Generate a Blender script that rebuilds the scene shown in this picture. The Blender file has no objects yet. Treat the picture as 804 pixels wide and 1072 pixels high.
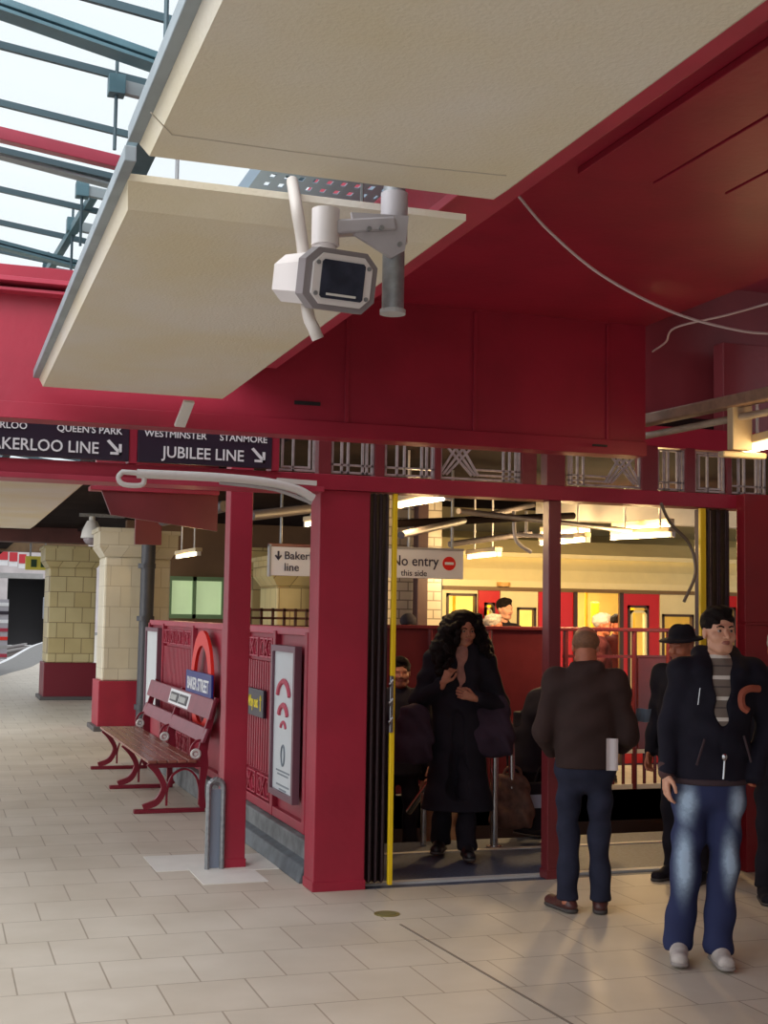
import bpy, bmesh, math, random
import numpy as np
from mathutils import Vector, Matrix
random.seed(7)
C = bpy.context.scene.collection
scene = bpy.context.scene

# ---------------------------------------------------------------- camera
FOC, PITCH, YAW, ROLL, CAMH = 1375.0, 0.07922, 0.32664, 0.015512, 1.72
cy, sy = math.cos(YAW), math.sin(YAW)
FW = Vector((sy*math.cos(PITCH), cy*math.cos(PITCH), math.sin(PITCH)))
R0 = Vector((cy, -sy, 0)); U0 = R0.cross(FW)
RT = R0*math.cos(ROLL) + U0*math.sin(ROLL)
UP = -R0*math.sin(ROLL) + U0*math.cos(ROLL)
cam_d = bpy.data.cameras.new('camera'); cam = bpy.data.objects.new('camera', cam_d); C.objects.link(cam)
m = Matrix((RT, UP, -FW)).transposed().to_4x4(); m.translation = Vector((0, 0, CAMH)); cam.matrix_world = m
cam_d.sensor_fit = 'VERTICAL'; cam_d.sensor_height = 24; cam_d.sensor_width = 18
cam_d.lens = 24*FOC/1072; cam_d.clip_start = .05; cam_d.clip_end = 600
scene.camera = cam
def ray(x, y): return FW + RT*((x-402)/FOC) - UP*((y-536)/FOC)
def G(x, y, z=0.):
    d = ray(x, y); t = (z-CAMH)/d.z; return Vector((d.x*t, d.y*t, z))
def AY(x, y, Y):
    d = ray(x, y); t = Y/d.y; return Vector((d.x*t, Y, d.z*t+CAMH))
def AX(x, y, X):
    d = ray(x, y); t = X/d.x; return Vector((X, d.y*t, d.z*t+CAMH))

# ---------------------------------------------------------------- world, exposure, large lights
w = bpy.data.worlds.new('sky'); scene.world = w; w.use_nodes = True
bg = w.node_tree.nodes['Background']; bg.inputs[0].default_value = (.93, .97, 1, 1); bg.inputs[1].default_value = 1.15
vs = scene.view_settings
vs.view_transform = 'Standard'; vs.look = 'None'; vs.gamma = 1; vs.use_curve_mapping = False; vs.exposure = 0.0
scene.display_settings.display_device = 'sRGB'
def area(name, loc, tgt, sx, sy_, power, col):
    l = bpy.data.lights.new(name, 'AREA'); l.shape = 'RECTANGLE'; l.size = sx; l.size_y = sy_; l.energy = power; l.color = col
    o = bpy.data.objects.new(name, l); C.objects.link(o); o.location = loc
    o.rotation_euler = (Vector(tgt)-Vector(loc)).to_track_quat('-Z', 'Y').to_euler(); return o
area('skylight_daylight', (-2.5, 3.5, 6.5), (1.6, 7.5, 1.4), 5, 5, 420, (.95, .98, 1))
area('platform_daylight', (-3.5, 18, 4.9), (1.8, 21, .5), 5, 14, 800, (1, .98, .94))

# ---------------------------------------------------------------- materials
def srgb(r, g, b):
    f = lambda c: (c/255/12.92) if c/255 <= .04045 else ((c/255+.055)/1.055)**2.4
    return (f(r), f(g), f(b), 1)
MATS = {}
def mat(name, col, rough=.5, metal=0., emit=0., noise=0., nscale=6., bump=0., bscale=60., spec=.5, coat=0., col2=None):
    if name in MATS: return MATS[name]
    M = bpy.data.materials.new(name); M.use_nodes = True; nt = M.node_tree; b = nt.nodes['Principled BSDF']
    b.inputs['Base Color'].default_value = col; b.inputs['Roughness'].default_value = rough; b.inputs['Metallic'].default_value = metal
    b.inputs['Specular IOR Level'].default_value = spec; b.inputs['Coat Weight'].default_value = coat
    if emit: b.inputs['Emission Color'].default_value = col; b.inputs['Emission Strength'].default_value = emit
    if noise or bump: tc = nt.nodes.new('ShaderNodeTexCoord')
    if noise:
        n = nt.nodes.new('ShaderNodeTexNoise'); n.inputs['Scale'].default_value = nscale; n.inputs['Detail'].default_value = 5
        nt.links.new(tc.outputs['Object'], n.inputs['Vector'])
        r = nt.nodes.new('ShaderNodeValToRGB'); c2 = col2 or tuple(max(0, c*(1-noise)) for c in col[:3])+(1,)
        r.color_ramp.elements[0].color = c2; r.color_ramp.elements[1].color = col
        r.color_ramp.elements[0].position = .35; r.color_ramp.elements[1].position = .62
        nt.links.new(n.outputs['Fac'], r.inputs['Fac']); nt.links.new(r.outputs['Color'], b.inputs['Base Color'])
    if bump:
        n2 = nt.nodes.new('ShaderNodeTexNoise'); n2.inputs['Scale'].default_value = bscale; n2.inputs['Detail'].default_value = 3
        nt.links.new(tc.outputs['Object'], n2.inputs['Vector'])
        bp = nt.nodes.new('ShaderNodeBump'); bp.inputs['Strength'].default_value = bump; bp.inputs['Distance'].default_value = .01
        nt.links.new(n2.outputs['Fac'], bp.inputs['Height']); nt.links.new(bp.outputs['Normal'], b.inputs['Normal'])
    MATS[name] = M; return M
red = mat('crimson_paint', srgb(158, 30, 54), .45, noise=.18, nscale=2.5, bump=.12, bscale=25)
dred = mat('maroon_paint', srgb(120, 44, 50), .35, noise=.2, nscale=2, bump=.1, bscale=25)
pinkred = mat('pale_lit_crimson', srgb(176, 52, 74), .4, noise=.15, nscale=4)  # pale crimson; on the beam flanges it paints in the light they catch
cream = mat('ceiling_panel_paint', srgb(226, 219, 206), .7, noise=.08, nscale=1.2, col2=srgb(222, 210, 180), bump=.25, bscale=90)
offw = mat('white_paint', srgb(214, 210, 205), .5)
greyw = mat('grey_paint', srgb(170, 168, 168), .5, noise=.1)
steel = mat('steel', srgb(190, 190, 195), .25, 1., noise=.1)
galv = mat('galvanised_steel', srgb(150, 152, 155), .45, .6, noise=.25, nscale=30)
teal = mat('teal_steel', srgb(84, 118, 128), .5, noise=.2, nscale=5)
dteal = mat('dark_glazing_bar', srgb(62, 84, 92), .5)
black = mat('black_rubber', srgb(26, 22, 26), .6)
gate_m = mat('gate_steel', srgb(66, 46, 50), .45, .3, noise=.3, nscale=30)
yellow = mat('yellow_paint', srgb(236, 196, 20), .4)
signbl = mat('sign_enamel_dark', srgb(42, 34, 50), .35)
white = mat('white_enamel', srgb(232, 232, 235), .4)
darkc = mat('sooty_ceiling', srgb(44, 34, 33), .9, spec=.03, noise=.4, nscale=1.5)
brown = mat('brown_paint', srgb(92, 50, 44), .6, noise=.3, nscale=3)
tubeon = mat('lit_tube', (1, .86, .55, 1), emit=9)
tubecool = mat('lit_tube_far', (1, .9, .62, 1), emit=5)
blue = mat('roundel_blue', srgb(28, 40, 120), .4)
rred = mat('roundel_red', srgb(224, 40, 28), .4)
concrete = mat('painted_plinth', srgb(120, 122, 124), .7, noise=.45, nscale=7, bump=.3, bscale=20)
pipebl = mat('pipe_paint', srgb(52, 52, 60), .45, noise=.2)
wood = mat('bench_wood', srgb(156, 92, 78), .25, noise=.3, nscale=8)

def brickmat(name, c1, c2, cm, sx, sz, mortar=.012, rough=.5, plane='XZ', off=.5, swap=False, bump=.15, wob=0.):
    M = bpy.data.materials.new(name); M.use_nodes = True; nt = M.node_tree; b = nt.nodes['Principled BSDF']
    g = nt.nodes.new('ShaderNodeNewGeometry'); sp = nt.nodes.new('ShaderNodeSeparateXYZ'); cb = nt.nodes.new('ShaderNodeCombineXYZ')
    nt.links.new(g.outputs['Position'], sp.inputs[0])
    if plane == 'XY':
        nt.links.new(sp.outputs['X'], cb.inputs['X']); nt.links.new(sp.outputs['Y'], cb.inputs['Y'])
    else:
        ad = nt.nodes.new('ShaderNodeMath'); ad.operation = 'ADD'; nt.links.new(sp.outputs['X'], ad.inputs[0]); nt.links.new(sp.outputs['Y'], ad.inputs[1])
        nt.links.new(ad.outputs[0], cb.inputs['X']); nt.links.new(sp.outputs['Z'], cb.inputs['Y'])
    br = nt.nodes.new('ShaderNodeTexBrick'); br.inputs['Scale'].default_value = 1; br.inputs['Brick Width'].default_value = sx
    br.inputs['Row Height'].default_value = sz; br.inputs['Mortar Size'].default_value = mortar; br.offset = off; br.inputs['Mortar Smooth'].default_value = .3
    br.inputs['Color1'].default_value = c1; br.inputs['Color2'].default_value = c2; br.inputs['Mortar'].default_value = cm
    nt.links.new(cb.outputs[0], br.inputs['Vector'])
    n = nt.nodes.new('ShaderNodeTexNoise'); n.inputs['Scale'].default_value = 1.7; n.inputs['Detail'].default_value = 6
    nt.links.new(g.outputs['Position'], n.inputs['Vector'])
    mx = nt.nodes.new('ShaderNodeMixRGB'); mx.blend_type = 'MULTIPLY'; mx.inputs[0].default_value = .35
    rp = nt.nodes.new('ShaderNodeValToRGB'); rp.color_ramp.elements[0].color = (.55, .5, .42, 1); rp.color_ramp.elements[1].color = (1, 1, 1, 1)
    rp.color_ramp.elements[0].position = .3; rp.color_ramp.elements[1].position = .7
    nt.links.new(n.outputs['Fac'], rp.inputs[0]); nt.links.new(br.outputs['Color'], mx.inputs[1]); nt.links.new(rp.outputs[0], mx.inputs[2])
    nt.links.new(mx.outputs[0], b.inputs['Base Color']); b.inputs['Roughness'].default_value = rough
    bp = nt.nodes.new('ShaderNodeBump'); bp.inputs['Strength'].default_value = bump; bp.inputs['Distance'].default_value = .003; bp.invert = True
    nt.links.new(br.outputs['Fac'], bp.inputs['Height']); nt.links.new(bp.outputs['Normal'], b.inputs['Normal'])
    MATS[name] = M; return M
paving = brickmat('stone_paving', srgb(204, 194, 180), srgb(198, 187, 172), srgb(160, 147, 132), .415, .48, .005, .52, 'XY')
tile = brickmat('cream_tiles', srgb(214, 206, 186), srgb(206, 196, 172), srgb(178, 166, 144), .30, .30, .006, .3)
tiley = brickmat('ochre_tiles', srgb(208, 194, 148), srgb(198, 180, 130), srgb(138, 120, 84), .32, .30, .009, .35)
wtile = brickmat('white_tiles', srgb(214, 206, 190), srgb(206, 198, 180), srgb(140, 130, 115), .2, .1, .008, .3)
landing_m = mat('landing_terrazzo', srgb(80, 88, 110), .6, noise=.35, nscale=40)
glassm = bpy.data.materials.new('roof_glass'); glassm.use_nodes = True
_nt = glassm.node_tree; _b = _nt.nodes['Principled BSDF']; _tr = _nt.nodes.new('ShaderNodeBsdfTransparent'); _mx = _nt.nodes.new('ShaderNodeMixShader')
_tr.inputs[0].default_value = (.97, .99, 1, 1); _b.inputs['Base Color'].default_value = (.8, .9, .92, 1); _b.inputs['Roughness'].default_value = .15
_nt.links.new(_tr.outputs[0], _mx.inputs[1]); _nt.links.new(_b.outputs[0], _mx.inputs[2]); _mx.inputs[0].default_value = .06
_nt.links.new(_mx.outputs[0], _nt.nodes['Material Output'].inputs[0])

# ---------------------------------------------------------------- mesh helpers
class MB:
    def __init__(s): s.bm = bmesh.new()
    def box(s, x0, x1, y0, y1, z0, z1, bev=0.):
        if x0 > x1: x0, x1 = x1, x0
        if y0 > y1: y0, y1 = y1, y0
        if z0 > z1: z0, z1 = z1, z0
        return s.hexa([(x0,y0,z0),(x1,y0,z0),(x1,y1,z0),(x0,y1,z0)], [(x0,y0,z1),(x1,y0,z1),(x1,y1,z1),(x0,y1,z1)], bev)
    def hexa(s, lo, hi, bev=0.):
        v = [s.bm.verts.new(p) for p in list(lo)+list(hi)]; n = len(lo)
        fs = [s.bm.faces.new(v[:n][::-1]), s.bm.faces.new(v[n:])]
        for i in range(n): fs.append(s.bm.faces.new((v[i], v[(i+1) % n], v[n+(i+1) % n], v[n+i])))
        if bev:
            es = list({e for f in fs for e in f.edges}); bmesh.ops.bevel(s.bm, geom=es, offset=bev, segments=2, affect='EDGES', profile=.5)
        return s
    def bar(s, a, b, w_, h_, upv=(0, 0, 1), bev=0.):       # box beam between two points
        a = Vector(a); b = Vector(b); d = (b-a).normalized(); u = Vector(upv)
        r = d.cross(u)
        if r.length < 1e-4: r = d.cross(Vector((0, 1, 0)))
        r.normalize(); u = r.cross(d)
        f = lambda p: [p+r*(w_/2)*i+u*(h_/2)*j for i, j in ((-1,-1),(1,-1),(1,1),(-1,1))]
        return s.hexa(f(a), f(b), bev)
    def tube(s, pts, r, n=12, cap=True, closed=False):
        pts = [Vector(p) for p in pts]; rs = r if isinstance(r, (list, tuple)) else [r]*len(pts); rings = []; pu = None; N = len(pts)
        for i, p in enumerate(pts):
            a = pts[(i-1) % N] if (i or closed) else p; b = pts[(i+1) % N] if (i < N-1 or closed) else p
            d = (b-a).normalized()
            if pu is None:
                pu = d.orthogonal().normalized()
            pu = (pu-d*pu.dot(d)).normalized(); q = d.cross(pu)
            rings.append([s.bm.verts.new(p+(pu*math.cos(t)+q*math.sin(t))*rs[i]) for t in [2*math.pi*k/n for k in range(n)]])
        rr = range(N) if closed else range(N-1)
        for i in rr:
            A, B = rings[i], rings[(i+1) % N]
            for k in range(n): s.bm.faces.new((A[k], A[(k+1) % n], B[(k+1) % n], B[k]))
        if cap and not closed: s.bm.faces.new(rings[0][::-1]); s.bm.faces.new(rings[-1])
        return s
    def prism(s, pts, off):                              # polygon (list of 3D points) extruded by off
        off = Vector(off); return s.hexa([Vector(p) for p in pts], [Vector(p)+off for p in pts])
    def frame(s, P, x0, x1, z0, z1, t, off):              # rectangular frame; P maps (u,v)->3D
        for a, b, c, d in ((x0,x1,z0,z0+t),(x0,x1,z1-t,z1),(x0,x0+t,z0+t,z1-t),(x1-t,x1,z0+t,z1-t)):
            s.prism([P(a,c),P(b,c),P(b,d),P(a,d)], off)
        return s
    def disc(s, c, ax, r, h, n=32, r2=None):
        c = Vector(c); ax = Vector(ax).normalized(); return s.tube([c, c+ax*h], [r, r if r2 is None else r2], n)
    def ball(s, c, r, sc=(1,1,1), u=16, v=10):
        m_ = Matrix.Translation(Vector(c)) @ Matrix.Diagonal((r*sc[0], r*sc[1], r*sc[2], 1)); bmesh.ops.create_uvsphere(s.bm, u_segments=u, v_segments=v, radius=1, matrix=m_); return s
    def build(s, name, material, parent=None, smooth=False, local=False):
        if parent is not None and not local:
            bmesh.ops.translate(s.bm, verts=s.bm.verts, vec=-ORG[parent.name])
        bmesh.ops.recalc_face_normals(s.bm, faces=s.bm.faces)
        me = bpy.data.meshes.new(name); s.bm.to_mesh(me); s.bm.free()
        if smooth:
            for p in me.polygons: p.use_smooth = True
        me.materials.append(material); o = bpy.data.objects.new(name, me); C.objects.link(o)
        if parent is not None: o.parent = parent; ORG[o.name] = Vector(ORG.get(parent.name, (0,0,0)))
        if smooth:
            try: me.set_sharp_from_angle(angle=math.radians(40))
            except Exception: pass
        if parent is None and not local:      # origin at base centre
            vs_ = [v.co.copy() for v in me.vertices]; lo = Vector((sum(v.x for v in vs_)/len(vs_), sum(v.y for v in vs_)/len(vs_), min(v.z for v in vs_)))
            me.transform(Matrix.Translation(-lo)); o.location = lo; ORG[o.name] = lo
        return o
ORG = {}
def tag(o, label=None, cat=None, group=None, kind=None):
    if label: o['label'] = label
    if cat: o['category'] = cat
    if group: o['group'] = group
    if kind: o['kind'] = kind
    return o
def thing(name, label, cat, loc, group=None, rz=0., kind=None):
    o = bpy.data.objects.new(name, None); C.objects.link(o); o.location = loc; o.rotation_euler.z = rz; o.empty_display_size = .1
    ORG[o.name] = Vector(loc); return tag(o, label, cat, group, kind)
def struct(o, label=None): o['kind'] = 'structure'; return tag(o, label) if label else o
def dup(o, parent=None):
    c = o.copy(); C.objects.link(c)
    if parent is not None: c.parent = parent
    for ch in list(o.children): dup(ch, c)
    return c
def text(name, s, size, material, parent, O, ux, uy, depth=.003, align='CENTER', bold=0., sx=1.):
    """flat lettering standing on a surface: O = world position of the text's baseline anchor, ux, uy = world axes"""
    cu = bpy.data.curves.new('t', 'FONT'); cu.body = s; cu.size = size; cu.extrude = depth/2; cu.align_x = align; cu.offset = bold; cu.resolution_u = 3
    to = bpy.data.objects.new('t', cu); C.objects.link(to); bpy.context.view_layer.update()
    me = bpy.data.meshes.new_from_object(to.evaluated_get(bpy.context.evaluated_depsgraph_get())); bpy.data.objects.remove(to)
    ux = Vector(ux).normalized(); uy = Vector(uy).normalized(); uz = ux.cross(uy)
    M = Matrix((ux*sx, uy, uz)).transposed().to_4x4(); M.translation = Vector(O)-ORG[parent.name]
    me.transform(M); me.materials.clear(); me.materials.append(material)
    o = bpy.data.objects.new(name, me); C.objects.link(o); o.parent = parent; ORG[o.name] = ORG[parent.name]; return o
def cap(pts, n=8):                                       # Catmull-Rom through points
    P = [Vector(p) for p in pts]; P = [P[0]*2-P[1]]+P+[P[-1]*2-P[-2]]; out = []
    for i in range(1, len(P)-2):
        for k in range(n):
            t = k/n; a, b, c, d = P[i-1:i+3]
            out.append(.5*((2*b)+(c-a)*t+(2*a-5*b+4*c-d)*t*t+(3*b-a-3*c+d)*t**3))
    out.append(P[-2]); return out
# ================================================================ STRUCTURE
def ftris(name, poly, z0, z1, material, label=None):
    b = MB(); b.prism([(x, y, z0) for x, y in poly], (0, 0, z1-z0)); o = b.build(name, material); return struct(o, label)
VY0, VY1, VX0, VX1 = 9.62, 12.0, 2.95, 7.2            # the stair void
edge = [(-2.2, -6), (-2.2, 18), (-1.2, 28), (.7, 38), (2.09, 45.9), (5.72, 75.8), (12.5, 112)]
poly = edge + [(16, 112), (9, 60), (8, 15.75), (2.42, 15.75), (2.42, 8.03), (9, 8.03), (9, -6)]
ftris('floor', poly, -.3, 0, paving)
ftris('floor', [(2.42, 8.03), (9, 8.03), (9, VY0), (2.42, VY0)], -.3, -.003, landing_m)
ftris('floor', [(2.42, VY0), (VX0, VY0), (VX0, VY1), (2.42, VY1)], -.3, -.003, landing_m)
ftris('floor', [(VX1, VY0), (9, VY0), (9, VY1), (VX1, VY1)], -.3, -.003, landing_m)
ftris('floor', [(2.42, VY1), (14, VY1), (14, 14.05), (8.2, 14.05), (5.4, 14.05), (5.4, 15.75), (2.42, 15.75)], -.3, -.003, paving)
# grey tactile strip and white line along the platform edge
def offset(pl, d):
    out = []
    for i, p in enumerate(pl):
        a = Vector(pl[max(i-1, 0)]); b = Vector(pl[min(i+1, len(pl)-1)]); t = (b-a).normalized(); out.append((p[0]+t.y*d, p[1]-t.x*d))
    return out
def strip(name, pl, d0, d1, z0, z1, material):
    A = offset(pl, d0); B = offset(pl, d1); b = MB()
    for i in range(len(pl)-1):
        b.hexa([(A[i][0],A[i][1],z0),(B[i][0],B[i][1],z0),(B[i+1][0],B[i+1][1],z0),(A[i+1][0],A[i+1][1],z0)], [(A[i][0],A[i][1],z1),(B[i][0],B[i][1],z1),(B[i+1][0],B[i+1][1],z1),(A[i+1][0],A[i+1][1],z1)])
    bmesh.ops.remove_doubles(b.bm, verts=b.bm.verts, dist=1e-4); return b.build(name, material)
edgef = [(p.x, p.y) for p in cap([(x, y, 0) for x, y in edge], 5)]
struct(strip('trim_1', edgef, .0, .16, 0, .004, white)); struct(strip('trim_2', edgef, .16, 1.3, 0, .003, mat('tactile_paving', srgb(128, 126, 124), .7, noise=.2)))
struct(strip('floor', edgef, -9, -.0, -1.6, -1.15, mat('ballast', srgb(96, 84, 78), .9, noise=.5, nscale=3)))
def rail(off, lab):
    tag(strip('rail', edgef, off-.10, off+.10, -1.1, -.95, mat('rail_steel', srgb(170, 165, 165), .4)), lab, 'rail', 'rails of the curved track')
rail(-.6, 'steel running rail nearest the platform edge, curving to the tunnel'); rail(-2.05, 'steel running rail second from the platform edge, curving to the tunnel')
rail(-4.0, 'steel running rail third from the platform edge'); rail(-5.45, 'steel running rail beside the far trackside wall')
# trackside wall, portal
struct(strip('wall_left', edgef[14:], -9.6, -9.2, -1.2, 4.5, mat('whitewashed_wall', srgb(205, 196, 196), .7, noise=.25, nscale=.6)))
pc = [AY(8, 655, 118), AY(48, 655, 118)]
b = MB(); X0, X1 = AY(-40, 600, 118).x, AY(130, 600, 118).x; xa, xb = AY(7, 640, 118).x, AY(52, 640, 118).x
zt = AY(20, 605, 118).z; zz = 9.5
b.box(X0, xa, 118, 118.6, -1.2, zt); b.box(xb, X1, 118, 118.6, -1.2, zt); b.box(X0, X1, 118, 118.6, zt, zz)
struct(b.build('wall_back', mat('portal_wall', srgb(200, 190, 190), .8, noise=.2, nscale=.8)))
b = MB(); b.box(xa-.3, xb+.3, 124, 124.4, -1.4, zt+.5); b.box(xa-.3, xa, 118.65, 124, -1.4, zt+.5); b.box(xb, xb+.3, 118.65, 124, -1.4, zt+.5); b.box(xa-.3, xb+.3, 118.65, 124.4, zt, zt+.5)
tag(b.build('tunnel_mouth', black), 'black rectangular tunnel mouth at the far end of the curving track', 'tunnel')
b = MB(); p = AY(46, 640, 80); b.box(p.x-.05, p.x+1.5, 80, 80.3, AY(46, 648, 80).z, AY(46, 625, 80).z, .05)
b.box(p.x+.1, p.x+.25, 80.1, 80.2, -1.2, AY(46, 648, 80).z); tag(b.build('cabinet', mat('pale_grey_cabinet', srgb(160, 166, 180), .5)), 'pale grey box in front of the tunnel mouth', 'box')

# roof over the concourse
b = MB(); b.box(2.5, 16, 8.3, 12.6, 3.05, 3.2); b.box(2.5, 6.0, 12.6, 30, 3.25, 3.4); struct(b.build('ceiling', darkc))
b = MB(); b.box(6.0, 22, 12.6, 20, 3.5, 3.7); struct(b.build('ceiling', mat('white_vault', srgb(205, 195, 165), .7, noise=.15, nscale=1.5)))
b = MB(); b.box(1.5, 9, 9.0, 30, 3.3, 3.45)
b.box(.3, 1.6, 20.5, 40, 3.25, 3.4); struct(b.build('ceiling', darkc))
b = MB(); b.box(16, 16.2, 0, 30, -1, 5); struct(b.build('wall_right', dred))
b = MB(); b.box(1.6, 6.4, -4.2, -4.0, 0, 4.25); struct(b.build('wall_front_blocker', mat('blocker_wall_paint', srgb(176, 166, 156), .6))); b = MB(); b.box(6.2, 6.4, -4.2, 7.8, 0, 2.9); struct(b.build('wall_right', mat('blocker_wall_paint', srgb(176, 166, 156), .6)))  # unseen walls added to block sky light from behind and right, pale for bounce
# white tiled wall beside the train
x0, x1 = AY(392, 600, 13.6).x, AY(462, 600, 13.6).x
b = MB(); b.box(x0, x1, 13.6, 13.9, 0, 3.25); struct(b.build('wall_back', wtile))
bx_ = lambda q: AY(q, 600, 22).x
b = MB(); b.box(2.95, bx_(261), 22, 22.2, 0, 3.3); b.box(bx_(261), bx_(291), 22, 22.2, AY(270, 588, 22).z, 3.3); b.box(bx_(291), 9, 22, 22.2, 0, 3.3); struct(b.build('wall_back', mat('brown_wall', srgb(128, 96, 70), .7, noise=.3, nscale=1)))
b = MB(); b.box(5.0, 20, 17.5, 17.7, -1, 4.0); struct(b.build('wall_back', mat('far_platform_wall', srgb(196, 182, 140), .7, noise=.2, nscale=1)))
# glazed window seen behind the near post
b = MB(); P = lambda u, v: Vector((u, 21.8, v)); a0 = AY(176, 603, 21.8); a1 = AY(236, 648, 21.8)
g = thing('window_1', None, None, (a0.x, 21.8, a1.z), kind='structure')
del_ = b.frame(P, a0.x, a1.x, a1.z, a0.z, .07, (0, .1, 0)); b.box(a0.x+.42, a0.x+.48, 21.8, 21.88, a1.z, a0.z); b.build('window_frame', mat('green_frame', srgb(120, 150, 110), .5), g)
b = MB(); b.box(a0.x+.03, a1.x-.03, 21.86, 21.88, a1.z+.03, a0.z-.03); b.build('pane', mat('lit_pane', srgb(176, 196, 150), .3, emit=.75, noise=.25, nscale=1.2), g)

# ---- stair void
b = MB()
for i in range(9): b.box(VX0, VX1, VY0+.27*i, VY0+.27*(i+1)+.02, -.17*(i+1)-.4, -.17*(i+1))
tag(b.build('staircase', mat('stair_tread', srgb(70, 66, 68), .7, noise=.3, nscale=20)), 'dark stair flight going down beyond the grey landing', 'stairs', kind='structure')
b = MB(); b.box(VX0-.12, VX0, VY0, VY1, -2.6, -.003); b.box(VX1, VX1+.12, VY0, VY1, -2.6, -.003); b.box(VX0-.12, VX1+.12, VY1, VY1+.12, -2.6, -.003)
struct(b.build('wall_back', mat('stair_wall', srgb(48, 34, 38), .6, noise=.2)))
b = MB(); b.box(VX0-.1, VX1, 9.14, 9.2, -.003, .004); b.box(2.6, 6.4, 8.13, 8.2, -.003, .012); struct(b.build('trim_3', mat('nosing', srgb(190, 188, 186), .6)))

# ================================================================ GATEWAY
YF = 8.03
fx = lambda px, py=700: AY(px, py, YF).x
ZH0, ZH1 = 2.52, 2.62
def post(name, x0, x1, y0, y1, z1, m_, label, cat='post', base=None):
    t = thing(name, label, cat, ((x0+x1)/2, (y0+y1)/2, 0))
    b = MB(); b.box(x0, x1, y0, y1, 0, z1, .006); b.build('shaft', m_, t)
    b = MB(); b.box(x0-.006, x1+.006, y0-.006, y1+.006, 0, .06, .003); b.build('base_plate', base or m_, t); return t
post('gate_pillar', fx(332), fx(385), YF, YF+.22, ZH0, red, 'wide crimson gateway pillar at the left side of the entrance', 'pillar')
post('gate_post', fx(574), fx(587), YF, YF+.1, ZH0, dred, 'slim maroon post dividing the gateway, behind the man in the dark brown jacket')
b = MB(); b.box(fx(770), 9, YF-.12, YF-.02, 0, 1.70, .004); b.box(fx(770), 9, YF-.12, YF-.02, 1.715, 2.62, .004); b.box(fx(770), 9, YF-.126, YF-.02, 1.70, 1.715)
struct(b.build('wall_right', mat('red_wall_panel', srgb(138, 26, 36), .4, noise=.15, nscale=2)))
t = thing('head_beam', 'long crimson beam over the gateway, carrying the line signs', 'beam', (0, YF, ZH0))
b = MB(); b.box(-7, 9, YF-.02, YF+.16, ZH0, ZH1, .004); b.build('web', red, t)
b = MB(); b.box(-7, 2.3, YF-.06, YF+.2, ZH0-.02, ZH0+.012, .003); b.build('flange', pinkred, t)  # left stretch of the same red beam, daylight painted in as paler crimson
# upper rail of the transom
tag(MB().box(-7, 9, YF, YF+.12, 2.93, 3.08, .004).build('upper_rail', red), 'crimson rail above the line signs and metal fretwork', 'beam')

def gate(pa, pb, ye, yel_side, label, edgew):
    x0, x1 = fx(pa), fx(pb); t = thing('folding_gate', label, 'gate', ((x0+x1)/2, YF+.08, 0)); n = 7; wd = (x1-x0)/n
    for i in range(n):
        b = MB(); a = x0+i*wd; yy = YF+.02 if i % 2 else YF+.06
        b.box(a+.004, a+wd-.006, yy, yy+.09, .03, ZH0-.005, .006); b.box(a+wd*.35, a+wd*.55, yy-.015, yy, .05, ZH0-.02, .002); b.build('gate_slat', gate_m, t)
    b = MB()
    e0, e1 = (x1, x1+edgew) if yel_side > 0 else (x0-edgew, x0)
    b.box(e0, e1, YF-.01, YF+.02, .02, ZH0-.005, .004); tag(b.build('edge_strip', yellow, t), 'yellow leading edge')
    b = MB(); xx = e0 if yel_side > 0 else e1
    for z in (1.02, 1.14, 1.26): b.tube([(xx, YF-.015, z), (xx-.02*yel_side, YF-.045, z+.03), (xx, YF-.06, z+.06)], .006, 8)
    b.box(xx-.012, xx+.012, YF-.03, YF-.008, .98, 1.34, .003); b.build('latch', steel, t)
    return t
gate(386, 409, None, 1, 'folded dark steel gate with a yellow edge beside the wide crimson pillar', .03)
gate(739, 770, None, -1, 'folded dark steel gate with a yellow edge behind the man in jeans', .045)

# line signs on the band
def linesign(px0, px1, main, tops, label):
    x0 = AY(px0, 470, YF).x if px0 > -100 else -1.25; x1 = AY(px1, 470, YF).x; z0, z1 = 2.632, 2.92
    t = thing('line_sign', label, 'sign', ((x0+x1)/2, YF-.03, z0))
    MB().box(x0, x1, YF-.05, YF-.005, z0, z1, .004).build('sign_board', signbl, t)
    ux, uy = (1, 0, 0), (0, 0, 1)
    hgt = .098; tx = text('lettering', main, hgt*1.0, white, t, (AY(px1, 470, YF).x-.18, YF-.056, z0+.035), ux, uy, align='RIGHT', bold=.0012, sx=.93)
    for s, px, al in tops: text('lettering', s, .058, white, t, (AY(px, 450, YF).x, YF-.056, z0+.158), ux, uy, align=al, bold=.0008)
    b = MB(); ax_ = x1-.09; az = z0+.07; Pp = lambda u, v: Vector((ax_+u, YF-.056, az+v))
    b.prism([Pp(-.045, .045), Pp(-.03, .055), Pp(.035, -.012), Pp(.022, -.025)], (0, .005, 0)); b.prism([Pp(.045, .03), Pp(.045, -.035), Pp(.028, -.035), Pp(.028, .03)], (0, .005, 0)); b.prism([Pp(-.022, -.035), Pp(.045, -.035), Pp(.045, -.02), Pp(-.022, -.02)], (0, .005, 0))
    b.build('arrow', white, t); return t
linesign(-200, 134, 'BAKERLOO LINE', [('WATERLOO', 28, 'RIGHT'), ("QUEEN'S PARK", 127, 'RIGHT')], 'dark BAKERLOO LINE sign with a down-right arrow at the left edge')
linesign(143, 283, 'JUBILEE LINE', [('WESTMINSTER', 150, 'LEFT'), ('STANMORE', 278, 'RIGHT')], 'dark JUBILEE LINE sign with a down-right arrow above the crimson post')
for px, wd in ((138.5, 9), (287, 6)):
    a = AY(px, 470, YF).x; tag(MB().box(a-.025, a+.025, YF-.04, YF+.1, ZH1, 2.93, .003).build('band_divider', red), 'crimson upright '+('between the two line signs' if px < 200 else 'right of the JUBILEE LINE sign'), 'upright')

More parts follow.
